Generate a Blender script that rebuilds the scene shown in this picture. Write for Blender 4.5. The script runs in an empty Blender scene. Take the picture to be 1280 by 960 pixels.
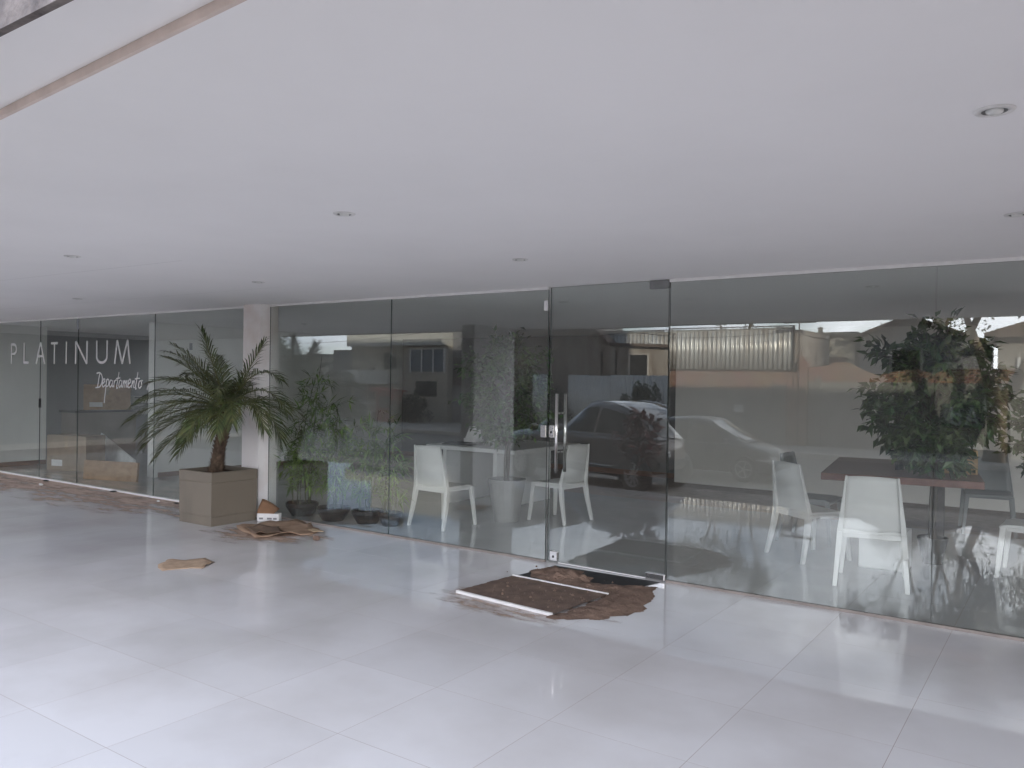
import bpy, bmesh, math, random
from mathutils import Vector, Matrix
random.seed(7)
R = math.radians
PI = math.pi
scene = bpy.context.scene
COL = scene.collection

# ------------------------------------------------------------------ camera
H_CEIL = 2.43
CAM_D = 6.0502
cam_data = bpy.data.cameras.new("camera")
cam = bpy.data.objects.new("camera", cam_data)
COL.objects.link(cam)
yaw, pitch, roll = 0.607341, -0.0043107, 0.0146045
fwd = Vector((-math.sin(yaw) * math.cos(pitch), math.cos(yaw) * math.cos(pitch), math.sin(pitch)))
rgt = Vector((math.cos(yaw), math.sin(yaw), 0))
upv = rgt.cross(fwd)
r2 = math.cos(roll) * rgt + math.sin(roll) * upv
u2 = -math.sin(roll) * rgt + math.cos(roll) * upv
M3 = Matrix((r2, u2, -fwd)).transposed()
cam.matrix_world = Matrix.Translation((0, -CAM_D, 1.6)) @ M3.to_4x4()
cam_data.sensor_fit = 'HORIZONTAL'
cam_data.sensor_width = 36.0
cam_data.lens = 36.0 * 1012.95 / 1280.0
cam_data.clip_start = 0.05
cam_data.clip_end = 1500
scene.camera = cam

# ------------------------------------------------------------------ world, sun, exposure
SUN_EL, SUN_AZ = R(24), R(40)          # azimuth from +Y towards +X
world = bpy.data.worlds.new("World")
scene.world = world
world.use_nodes = True
wn, wl = world.node_tree.nodes, world.node_tree.links
for n in list(wn):
    wn.remove(n)
out = wn.new('ShaderNodeOutputWorld')
bg = wn.new('ShaderNodeBackground')
bg.inputs['Strength'].default_value = 0.12
sky = wn.new('ShaderNodeTexSky')
sky.sky_type = 'NISHITA'
sky.sun_disc = False
sky.sun_elevation = SUN_EL
sky.sun_rotation = SUN_AZ
sky.altitude = 300
sky.air_density = 1.0
sky.dust_density = 0.1
tc = wn.new('ShaderNodeTexCoord')
mp = wn.new('ShaderNodeMapping')
mp.inputs['Scale'].default_value = (1.0, 1.0, 2.6)
wl.new(tc.outputs['Generated'], mp.inputs['Vector'])
nz = wn.new('ShaderNodeTexNoise')
nz.inputs['Scale'].default_value = 2.6
nz.inputs['Detail'].default_value = 8
nz.inputs['Roughness'].default_value = 0.58
nz.inputs['Distortion'].default_value = 0.35
wl.new(mp.outputs['Vector'], nz.inputs['Vector'])
cr = wn.new('ShaderNodeValToRGB')
cr.color_ramp.elements[0].position = 0.36
cr.color_ramp.elements[0].color = (0, 0, 0, 1)
cr.color_ramp.elements[1].position = 0.55
cr.color_ramp.elements[1].color = (0.92, 0.92, 0.92, 1)
dp = wn.new('ShaderNodeVectorMath'); dp.operation = 'DOT_PRODUCT'
dp.inputs[1].default_value = (0.0, -0.96, -0.25)
wl.new(tc.outputs['Generated'], dp.inputs[0])
ma = wn.new('ShaderNodeMath'); ma.operation = 'MULTIPLY_ADD'
ma.inputs[1].default_value = 0.10
wl.new(dp.outputs['Value'], ma.inputs[0])
wl.new(nz.outputs['Fac'], ma.inputs[2])
wl.new(ma.outputs[0], cr.inputs['Fac'])
mixw = wn.new('ShaderNodeMix')
mixw.data_type = 'RGBA'
# cloud colour: grey-blue undersides to sunlit tops, same scale as the sky texture
mp2 = wn.new('ShaderNodeMapping'); mp2.inputs['Location'].default_value = (3.1, 1.7, 0.4); mp2.inputs['Scale'].default_value = (1, 1, 2.2)
wl.new(tc.outputs['Generated'], mp2.inputs['Vector'])
nz2 = wn.new('ShaderNodeTexNoise'); nz2.inputs['Scale'].default_value = 3.4; nz2.inputs['Detail'].default_value = 7
wl.new(mp2.outputs['Vector'], nz2.inputs['Vector'])
dp2 = wn.new('ShaderNodeVectorMath'); dp2.operation = 'DOT_PRODUCT'
dp2.inputs[1].default_value = (0.55, -0.72, 0.0)
wl.new(tc.outputs['Generated'], dp2.inputs[0])
ma2 = wn.new('ShaderNodeMath'); ma2.operation = 'MULTIPLY_ADD'; ma2.inputs[1].default_value = 0.55
wl.new(dp2.outputs['Value'], ma2.inputs[0]); wl.new(nz2.outputs['Fac'], ma2.inputs[2])
mr2 = wn.new('ShaderNodeMapRange'); mr2.inputs['From Min'].default_value = 0.58; mr2.inputs['From Max'].default_value = 1.05
wl.new(ma2.outputs[0], mr2.inputs['Value'])
cc = wn.new('ShaderNodeMix'); cc.data_type = 'RGBA'
cc.inputs['A'].default_value = (4.6, 5.9, 8.2, 1)
cc.inputs['B'].default_value = (32.5, 32.3, 34.5, 1)
wl.new(mr2.outputs['Result'], cc.inputs['Factor'])
wl.new(cc.outputs['Result'], mixw.inputs['B'])
wl.new(cr.outputs['Color'], mixw.inputs['Factor'])
wl.new(sky.outputs['Color'], mixw.inputs['A'])
wl.new(mixw.outputs['Result'], bg.inputs['Color'])
wl.new(bg.outputs['Background'], out.inputs['Surface'])

sun_d = bpy.data.lights.new("sun", 'SUN')
sun_d.energy = 5.0
sun_d.angle = R(0.53)
sun_d.color = (1.0, 0.93, 0.83)
sun = bpy.data.objects.new("sun", sun_d)
COL.objects.link(sun)
sdir = Vector((math.sin(SUN_AZ) * math.cos(SUN_EL), math.cos(SUN_AZ) * math.cos(SUN_EL), math.sin(SUN_EL)))
sun.rotation_euler = sdir.to_track_quat('Z', 'Y').to_euler()
sun.location = (0, 20, 30)

vs = scene.view_settings
vs.view_transform = 'Standard'
vs.look = 'None'
vs.exposure = 1.1
vs.gamma = 1.0
scene.display_settings.display_device = 'sRGB'
scene.render.engine = 'CYCLES'
cy = scene.cycles
cy.use_denoising = True
cy.max_bounces = 14
cy.diffuse_bounces = 5
cy.glossy_bounces = 6
cy.transparent_max_bounces = 24
cy.transmission_bounces = 8
cy.caustics_reflective = True
cy.caustics_refractive = False
cy.sample_clamp_indirect = 8.0
cy.use_adaptive_sampling = True
cy.adaptive_threshold = 0.01

# ------------------------------------------------------------------ materials
def new_mat(name):
    m = bpy.data.materials.new(name)
    m.use_nodes = True
    nt = m.node_tree
    return m, nt, nt.nodes, nt.links, nt.nodes['Principled BSDF']

def rgba(c):
    return (c[0], c[1], c[2], 1.0)

def mat(name, col, rough=0.6, metal=0.0, spec=0.5, var=0.12, scale=6.0, detail=5, bump=0.0, bscale=60.0,
        col2=None, island=0.0, stretch=(1, 1, 1), coat=0.0, ramp=(0.35, 0.65)):
    """noise-mottled principled material; col2 = stain colour, island = per-piece brightness scatter"""
    m, nt, N, L, b = new_mat(name)
    c2 = col2 if col2 is not None else tuple(max(0, x * (1 - var * 2)) for x in col)
    t = N.new('ShaderNodeTexCoord')
    mp = N.new('ShaderNodeMapping')
    mp.inputs['Scale'].default_value = stretch
    L.new(t.outputs['Object'], mp.inputs['Vector'])
    n = N.new('ShaderNodeTexNoise')
    n.inputs['Scale'].default_value = scale
    n.inputs['Detail'].default_value = detail
    n.inputs['Roughness'].default_value = 0.62
    L.new(mp.outputs['Vector'], n.inputs['Vector'])
    r = N.new('ShaderNodeMapRange')
    r.inputs['From Min'].default_value, r.inputs['From Max'].default_value = ramp
    L.new(n.outputs['Fac'], r.inputs['Value'])
    x = N.new('ShaderNodeMix')
    x.data_type = 'RGBA'
    x.inputs['A'].default_value = rgba(col)
    x.inputs['B'].default_value = rgba(c2)
    L.new(r.outputs['Result'], x.inputs['Factor'])
    last = x.outputs['Result']
    if island:
        g = N.new('ShaderNodeNewGeometry')
        r2_ = N.new('ShaderNodeMapRange')
        r2_.inputs['To Min'].default_value = 1 - island
        r2_.inputs['To Max'].default_value = 1 + island
        L.new(g.outputs['Random Per Island'], r2_.inputs['Value'])
        v = N.new('ShaderNodeMix')
        v.data_type = 'RGBA'
        v.blend_type = 'MULTIPLY'
        v.inputs['Factor'].default_value = 1
        L.new(last, v.inputs['A'])
        L.new(r2_.outputs['Result'], v.inputs['B'])
        last = v.outputs['Result']
    L.new(last, b.inputs['Base Color'])
    b.inputs['Roughness'].default_value = rough
    b.inputs['Metallic'].default_value = metal
    b.inputs['Specular IOR Level'].default_value = spec
    b.inputs['Coat Weight'].default_value = coat
    b.inputs['Coat Roughness'].default_value = 0.03
    if bump:
        n2 = N.new('ShaderNodeTexNoise')
        n2.inputs['Scale'].default_value = bscale
        n2.inputs['Detail'].default_value = 4
        L.new(t.outputs['Object'], n2.inputs['Vector'])
        bp = N.new('ShaderNodeBump')
        bp.inputs['Strength'].default_value = bump
        bp.inputs['Distance'].default_value = 0.01
        L.new(n2.outputs['Fac'], bp.inputs['Height'])
        L.new(bp.outputs['Normal'], b.inputs['Normal'])
    return m

def glass_mat(name, tint, base=0.04, dusty=0.0):
    """thin architectural glass: each face lets light straight through and mirrors by the Schlick law"""
    m = bpy.data.materials.new(name)
    m.use_nodes = True
    N, L = m.node_tree.nodes, m.node_tree.links
    for n in list(N):
        N.remove(n)
    o = N.new('ShaderNodeOutputMaterial')
    tr = N.new('ShaderNodeBsdfTransparent')
    tr.inputs['Color'].default_value = rgba(tint)
    gl = N.new('ShaderNodeBsdfGlossy')
    gl.inputs['Roughness'].default_value = 0.0
    gl.inputs['Color'].default_value = (0.97, 1.0, 0.98, 1)
    g = N.new('ShaderNodeNewGeometry')
    d = N.new('ShaderNodeVectorMath')
    d.operation = 'DOT_PRODUCT'
    L.new(g.outputs['Incoming'], d.inputs[0])
    L.new(g.outputs['True Normal'], d.inputs[1])
    a = N.new('ShaderNodeMath'); a.operation = 'ABSOLUTE'
    L.new(d.outputs['Value'], a.inputs[0])
    s = N.new('ShaderNodeMath'); s.operation = 'SUBTRACT'; s.inputs[0].default_value = 1.0
    L.new(a.outputs[0], s.inputs[1])
    p = N.new('ShaderNodeMath'); p.operation = 'POWER'; p.inputs[1].default_value = 5.0
    L.new(s.outputs[0], p.inputs[0])
    k = N.new('ShaderNodeMath'); k.operation = 'MULTIPLY_ADD'
    k.inputs[1].default_value = 1 - base; k.inputs[2].default_value = base
    L.new(p.outputs[0], k.inputs[0])
    mx = N.new('ShaderNodeMixShader')
    L.new(k.outputs[0], mx.inputs['Fac'])
    L.new(tr.outputs[0], mx.inputs[1])
    L.new(gl.outputs[0], mx.inputs[2])
    if not dusty:
        L.new(mx.outputs[0], o.inputs['Surface'])
        return m
    # dried dust and wipe marks scatter a little light
    df = N.new('ShaderNodeBsdfDiffuse'); df.inputs['Color'].default_value = (0.62, 0.60, 0.57, 1)
    mpp = N.new('ShaderNodeMapping'); mpp.inputs['Scale'].default_value = (1.0, 1.0, 0.45); mpp.inputs['Rotation'].default_value = (0, R(24), 0)
    L.new(g.outputs['Position'], mpp.inputs['Vector'])
    nn = N.new('ShaderNodeTexNoise'); nn.inputs['Scale'].default_value = 2.3; nn.inputs['Detail'].default_value = 9; nn.inputs['Roughness'].default_value = 0.66
    L.new(mpp.outputs['Vector'], nn.inputs['Vector'])
    rr = N.new('ShaderNodeMapRange'); rr.inputs['From Min'].default_value = 0.35; rr.inputs['From Max'].default_value = 0.78
    rr.inputs['To Min'].default_value = dusty * 0.5; rr.inputs['To Max'].default_value = dusty * 1.9
    L.new(nn.outputs['Fac'], rr.inputs['Value'])
    m2 = N.new('ShaderNodeMixShader')
    L.new(rr.outputs['Result'], m2.inputs['Fac'])
    L.new(mx.outputs[0], m2.inputs[1]); L.new(df.outputs[0], m2.inputs[2])
    L.new(m2.outputs[0], o.inputs['Surface'])
    return m

def tile_mat(name, c1, c2):
    m, nt, N, L, b = new_mat(name)
    t = N.new('ShaderNodeNewGeometry')
    oi = N.new('ShaderNodeObjectInfo')
    n = N.new('ShaderNodeTexNoise'); n.inputs['Scale'].default_value = 1.3; n.inputs['Detail'].default_value = 6
    L.new(t.outputs['Position'], n.inputs['Vector'])
    r = N.new('ShaderNodeMapRange'); r.inputs['From Min'].default_value = 0.4; r.inputs['From Max'].default_value = 0.75
    L.new(n.outputs['Fac'], r.inputs['Value'])
    x = N.new('ShaderNodeMix'); x.data_type = 'RGBA'
    x.inputs['A'].default_value = rgba(c1); x.inputs['B'].default_value = rgba(c2)
    L.new(r.outputs['Result'], x.inputs['Factor'])
    hv = N.new('ShaderNodeMapRange'); hv.inputs['To Min'].default_value = 0.965; hv.inputs['To Max'].default_value = 1.02
    L.new(oi.outputs['Random'], hv.inputs['Value'])
    v = N.new('ShaderNodeMix'); v.data_type = 'RGBA'; v.blend_type = 'MULTIPLY'; v.inputs['Factor'].default_value = 1
    L.new(x.outputs['Result'], v.inputs['A']); L.new(hv.outputs['Result'], v.inputs['B'])
    L.new(v.outputs['Result'], b.inputs['Base Color'])
    # dusty scuffs change the gloss
    n3 = N.new('ShaderNodeTexNoise'); n3.inputs['Scale'].default_value = 2.2; n3.inputs['Detail'].default_value = 9; n3.inputs['Roughness'].default_value = 0.7
    L.new(t.outputs['Position'], n3.inputs['Vector'])
    r3 = N.new('ShaderNodeMapRange'); r3.inputs['From Min'].default_value = 0.42; r3.inputs['From Max'].default_value = 0.7
    r3.inputs['To Min'].default_value = 0.012; r3.inputs['To Max'].default_value = 0.075
    L.new(n3.outputs['Fac'], r3.inputs['Value'])
    L.new(r3.outputs['Result'], b.inputs['Roughness'])
    b.inputs['Specular IOR Level'].default_value = 0.62
    n2 = N.new('ShaderNodeTexNoise'); n2.inputs['Scale'].default_value = 3.0; n2.inputs['Detail'].default_value = 2
    L.new(t.outputs['Position'], n2.inputs['Vector'])
    bp = N.new('ShaderNodeBump'); bp.inputs['Strength'].default_value = 0.02; bp.inputs['Distance'].default_value = 0.004
    L.new(n2.outputs['Fac'], bp.inputs['Height']); L.new(bp.outputs['Normal'], b.inputs['Normal'])
    return m

def brick_mat():
    m, nt, N, L, b = new_mat("old_brick")
    t = N.new('ShaderNodeTexCoord')
    mp = N.new('ShaderNodeMapping'); mp.inputs['Rotation'].default_value = (R(90), 0, 0)
    L.new(t.outputs['Object'], mp.inputs['Vector'])
    k = N.new('ShaderNodeTexBrick')
    k.inputs['Color1'].default_value = (0.30, 0.15, 0.095, 1)
    k.inputs['Color2'].default_value = (0.20, 0.115, 0.085, 1)
    k.inputs['Mortar'].default_value = (0.24, 0.20, 0.17, 1)
    k.inputs['Scale'].default_value = 1.0
    k.inputs['Mortar Size'].default_value = 0.012
    k.inputs['Brick Width'].default_value = 0.24
    k.inputs['Row Height'].default_value = 0.075
    L.new(mp.outputs['Vector'], k.inputs['Vector'])
    n = N.new('ShaderNodeTexNoise'); n.inputs['Scale'].default_value = 1.6; n.inputs['Detail'].default_value = 7
    L.new(t.outputs['Object'], n.inputs['Vector'])
    x = N.new('ShaderNodeMix'); x.data_type = 'RGBA'; x.blend_type = 'MULTIPLY'; x.inputs['Factor'].default_value = 0.6
    L.new(k.outputs['Color'], x.inputs['A']); L.new(n.outputs['Color'], x.inputs['B'])
    g = N.new('ShaderNodeMix'); g.data_type = 'RGBA'; g.blend_type = 'ADD'; g.inputs['Factor'].default_value = 0.35
    L.new(x.outputs['Result'], g.inputs['A']); L.new(k.outputs['Color'], g.inputs['B'])
    L.new(g.outputs['Result'], b.inputs['Base Color'])
    b.inputs['Roughness'].default_value = 0.9
    bp = N.new('ShaderNodeBump'); bp.inputs['Strength'].default_value = 0.6; bp.inputs['Distance'].default_value = 0.01
    L.new(k.outputs['Fac'], bp.inputs['Height']); bp.invert = True
    L.new(bp.outputs['Normal'], b.inputs['Normal'])
    return m

def patchy_mat(name, col, col2, lo, hi, scale=3.0, rough=0.9, bump=0.3):
    """thin dirt film: noise opacity over whatever lies below"""
    m = bpy.data.materials.new(name)
    m.use_nodes = True
    N, L = m.node_tree.nodes, m.node_tree.links
    b = N['Principled BSDF']
    o = N['Material Output']
    t = N.new('ShaderNodeNewGeometry')
    mp = N.new('ShaderNodeMapping'); mp.inputs['Scale'].default_value = (0.55, 1.6, 1)
    L.new(t.outputs['Position'], mp.inputs['Vector'])
    n = N.new('ShaderNodeTexNoise'); n.inputs['Scale'].default_value = scale; n.inputs['Detail'].default_value = 9; n.inputs['Roughness'].default_value = 0.68
    L.new(mp.outputs['Vector'], n.inputs['Vector'])
    at = N.new('ShaderNodeAttribute'); at.attribute_name = 'edge_fade'
    ad = N.new('ShaderNodeMath'); ad.operation = 'ADD'
    L.new(n.outputs['Fac'], ad.inputs[0]); L.new(at.outputs['Fac'], ad.inputs[1])
    r = N.new('ShaderNodeMapRange'); r.inputs['From Min'].default_value = lo; r.inputs['From Max'].default_value = hi
    L.new(ad.outputs[0], r.inputs['Value'])
    n2 = N.new('ShaderNodeTexNoise'); n2.inputs['Scale'].default_value = 14; n2.inputs['Detail'].default_value = 6
    L.new(t.outputs['Position'], n2.inputs['Vector'])
    x = N.new('ShaderNodeMix'); x.data_type = 'RGBA'
    x.inputs['A'].default_value = rgba(col); x.inputs['B'].default_value = rgba(col2)
    L.new(n2.outputs['Fac'], x.inputs['Factor'])
    L.new(x.outputs['Result'], b.inputs['Base Color'])
    b.inputs['Roughness'].default_value = rough
    bp = N.new('ShaderNodeBump'); bp.inputs['Strength'].default_value = bump; bp.inputs['Distance'].default_value = 0.01
    L.new(n2.outputs['Fac'], bp.inputs['Height']); L.new(bp.outputs['Normal'], b.inputs['Normal'])
    tr = N.new('ShaderNodeBsdfTransparent')
    mx = N.new('ShaderNodeMixShader')
    L.new(r.outputs['Result'], mx.inputs['Fac'])
    L.new(tr.outputs[0], mx.inputs[1]); L.new(b.outputs[0], mx.inputs[2])
    L.new(mx.outputs[0], o.inputs['Surface'])
    return m

GLASS = glass_mat("facade_glass", (0.94, 0.957, 0.947), 0.072, 0.013)
GLASS_EDGE = mat("glass_edge", (0.03, 0.05, 0.045), rough=0.25)
CLEAR = glass_mat("clear_glass", (0.93, 0.95, 0.95))
TILE = tile_mat('polished_porcelain', (0.69, 0.685, 0.70), (0.57, 0.555, 0.555))
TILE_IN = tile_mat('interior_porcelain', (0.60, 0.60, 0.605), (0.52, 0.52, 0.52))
GROUT = mat("grout", (0.33, 0.27, 0.245), rough=0.9, scale=9)
CEIL = mat("ceiling_paint", (0.89, 0.875, 0.87), rough=0.75, var=0.035, scale=0.45, detail=7, ramp=(.4, .75), bump=0.03, bscale=14)
CREAM = mat("cream_plaster", (0.72, 0.60, 0.54), rough=0.85, var=0.08, scale=8, bump=0.1)
DRIP = mat("weathered_edge", (0.30, 0.26, 0.24), rough=0.9, col2=(0.08, 0.07, 0.07), scale=5, stretch=(1, 1, 1), bump=0.5)
RENDER = mat("outer_render", (0.62, 0.57, 0.52), rough=0.9, var=0.08, scale=2, bump=0.1)
PILLAR = mat("pillar_paint", (0.80, 0.77, 0.755), rough=0.7, col2=(0.66, 0.57, 0.52), scale=1.6, ramp=(0.5, 0.8), bump=0.05)
COLUMN = mat("column_paint", (0.70, 0.69, 0.69), rough=0.75, var=0.08, scale=2)
WHITE_AL = mat("white_aluminium", (0.80, 0.79, 0.78), rough=0.4, var=0.05, scale=12)
STEEL = mat("brushed_steel", (0.72, 0.70, 0.68), rough=0.22, metal=1.0, var=0.05, scale=40, stretch=(1, 1, 0.1))
CHROME = mat("polished_chrome", (0.85, 0.85, 0.86), rough=0.08, metal=1.0, var=0.02)
PLASTER_IN = mat("interior_plaster", (0.80, 0.80, 0.775), rough=0.85, var=0.03, scale=1.5)
GREY_IN = mat("interior_grey", (0.33, 0.345, 0.365), rough=0.8, var=0.06, scale=1.2)
DARK_IN = mat("interior_dark", (0.16, 0.155, 0.15), rough=0.8, var=0.08, scale=1.2)
SKIRT = mat("brown_skirting", (0.20, 0.11, 0.075), rough=0.5, var=0.1, scale=6)
WHITE_PL = mat("white_plastic", (0.74, 0.73, 0.71), rough=0.38, var=0.02, scale=3)
GREY_PL = mat("grey_plastic", (0.27, 0.28, 0.28), rough=0.42, var=0.03, scale=3)
WHITE_LAM = mat("white_laminate", (0.80, 0.80, 0.79), rough=0.3, var=0.03, scale=4)
BROWN_WOOD = mat("brown_wood", (0.21, 0.085, 0.06), rough=0.35, col2=(0.13, 0.05, 0.037), scale=5, stretch=(1, 9, 1), detail=8)
LIGHT_WOOD = mat("light_wood", (0.52, 0.34, 0.16), rough=0.55, col2=(0.42, 0.26, 0.11), scale=5, stretch=(1, 1, 8))
CARD = mat("cardboard", (0.40, 0.27, 0.17), rough=0.9, var=0.1, scale=9, bump=0.15, col2=(0.30, 0.19, 0.115))
CARD_D = mat("dirty_cardboard", (0.42, 0.29, 0.20), rough=0.95, col2=(0.25, 0.16, 0.105), scale=7, bump=0.3, bscale=30)
PAPER = mat("white_card", (0.72, 0.71, 0.70), rough=0.8, var=0.06, scale=10)
INK = mat("grey_print", (0.22, 0.22, 0.23), rough=0.8)
VINYL = mat("white_vinyl", (0.60, 0.60, 0.595), rough=0.6, var=0.01)
PLANTER = mat("planter_fibre", (0.180, 0.152, 0.116), rough=0.5, col2=(0.125, 0.105, 0.082), scale=2.2, detail=9, stretch=(1, 1, .5), ramp=(.42, .78), bump=0.08, bscale=40)
SOIL = mat("potting_soil", (0.075, 0.048, 0.032), rough=1.0, var=0.3, scale=20, bump=0.8, bscale=40)
BLACK_POT = mat("black_pot", (0.022, 0.023, 0.026), rough=0.4)
WHITE_POT = mat("white_pot", (0.33, 0.325, 0.315), rough=0.45, var=0.05)
MUD = mat("red_mud", (0.235, 0.158, 0.118), rough=0.95, col2=(0.135, 0.088, 0.065), scale=7, detail=10, bump=1.0, bscale=45)
MAT_RIB = mat("mat_coir", (0.120, 0.084, 0.066), rough=1.0, col2=(0.19, 0.13, 0.098), scale=9, bump=0.8, bscale=120)
PIT = mat("pit_rubber", (0.024, 0.025, 0.027), rough=0.7, var=0.3, scale=9)
DUST = patchy_mat("brown_dust", (0.56, 0.44, 0.375), (0.40, 0.29, 0.23), 0.42, 0.66, scale=2.6)
DUST2 = patchy_mat("mud_smear", (0.50, 0.38, 0.30), (0.38, 0.27, 0.20), 0.50, 0.74, scale=3.5)
PALM_G = mat("palm_leaf", (0.054, 0.088, 0.028), rough=0.42, var=0.15, scale=9, island=0.5, col2=(0.105, 0.105, 0.042))
PALM_RIB = mat("palm_rib", (0.14, 0.14, 0.05), rough=0.5, scale=5)
PALM_T = mat("palm_trunk", (0.125, 0.085, 0.055), rough=0.95, col2=(0.055, 0.036, 0.025), scale=14, island=0.3)
BAMBOO_L = mat("bamboo_leaf", (0.085, 0.175, 0.035), rough=0.45, island=0.65, col2=(0.17, 0.24, 0.05), scale=5)
BAMBOO_S = mat("bamboo_stem", (0.06, 0.075, 0.03), rough=0.5, scale=10)
FICUS_L = mat("ficus_leaf", (0.036, 0.088, 0.030), rough=0.38, island=0.7, col2=(0.080, 0.112, 0.038), scale=4)
FICUS_B = mat("ficus_bark", (0.10, 0.085, 0.07), rough=0.9, scale=20)
RED_L = mat("copper_leaf", (0.22, 0.045, 0.045), rough=0.4, island=0.5, col2=(0.11, 0.05, 0.035), scale=5)
TREE_L = mat("street_tree_leaf", (0.075, 0.085, 0.03), rough=0.5, island=0.45, col2=(0.11, 0.10, 0.04), scale=3)
BARK = mat("street_tree_bark", (0.23, 0.17, 0.12), rough=0.95, var=0.3, scale=6, bump=0.8, bscale=18)
BUSH_L = mat("hedge_leaf", (0.035, 0.042, 0.022), rough=0.6, island=0.5, scale=3)
ASPHALT = mat("road_surface", (0.24, 0.225, 0.205), rough=0.9, col2=(0.18, 0.168, 0.152), scale=0.7, detail=9, bump=0.3, bscale=30)
PAVE = mat("pavement_concrete", (0.42, 0.39, 0.355), rough=0.92, var=0.14, scale=0.9, detail=9, bump=0.2)
EARTH = mat("earth_ground", (0.22, 0.16, 0.11), rough=1.0, var=0.2, scale=0.4)
PLASTER_OLD = mat("stained_plaster", (0.44, 0.395, 0.345), rough=0.95, col2=(0.25, 0.195, 0.16), scale=1.4, detail=9, stretch=(1.6, 1, 0.35), bump=0.2)
PLASTER_GREY = mat("grey_wall_plaster", (0.23, 0.22, 0.20), rough=0.95, col2=(0.17, 0.16, 0.145), scale=0.9, detail=8, stretch=(1, 1, 0.5), bump=0.2)
HOUSE_W = mat("pale_house_paint", (0.62, 0.60, 0.55), rough=0.9, var=0.07, scale=0.8)
HOUSE_G = mat("grey_house_paint", (0.25, 0.245, 0.25), rough=0.9, var=0.08, scale=0.8)
HOUSE_B = mat("beige_house_paint", (0.50, 0.45, 0.37), rough=0.9, var=0.1, scale=0.8)
TILE_ROOF = mat("roof_clay", (0.23, 0.17, 0.14), rough=0.95, var=0.2, scale=3, stretch=(6, 1, 1))
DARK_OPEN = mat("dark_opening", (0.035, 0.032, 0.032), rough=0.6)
BRICK = brick_mat()
ZINC = mat("zinc_sheet", (0.74, 0.73, 0.71), rough=0.38, metal=0.45, col2=(0.55, 0.50, 0.45), scale=1.2, detail=7, stretch=(2, 1, 0.5))
WHITE_SHEET = mat("white_fence_sheet", (0.74, 0.73, 0.70), rough=0.6, var=0.08, scale=1.4)
RUSTY = mat("rusty_iron", (0.10, 0.065, 0.05), rough=0.8, var=0.3, scale=5)
BLACK = mat("black_rubber", (0.014, 0.014, 0.015), rough=0.55)
CABLE = mat("black_cable", (0.012, 0.012, 0.013), rough=0.5)
CAR_DARK = mat("bronze_car_paint", (0.13, 0.098, 0.082), rough=0.3, metal=0.1, var=0.03, coat=1.0)
CAR_GREY = mat("grey_car_paint", (0.045, 0.047, 0.049), rough=0.4, metal=0.0, var=0.03, coat=0.35)
CAR_GLASS = mat("car_window", (0.012, 0.014, 0.016), rough=0.04, spec=0.7, var=0.02)
ALLOY = mat("alloy_rim", (0.74, 0.74, 0.74), rough=0.3, metal=0.25, var=0.03)
LAMP_CLEAR = mat("headlight_lens", (0.72, 0.73, 0.75), rough=0.1, var=0.04)
LAMP_RED = mat("tail_light_lens", (0.30, 0.015, 0.015), rough=0.12)
REFLECTOR = mat("lamp_reflector", (0.8, 0.78, 0.74), rough=0.15, metal=1.0, var=0.02)
BULB = mat("frosted_bulb", (0.85, 0.85, 0.82), rough=0.3)
CLOTH_RED = mat("red_paint", (0.32, 0.03, 0.025), rough=0.6)
BLUE_SIGN = mat("blue_sign", (0.055, 0.065, 0.075), rough=0.5)

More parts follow.
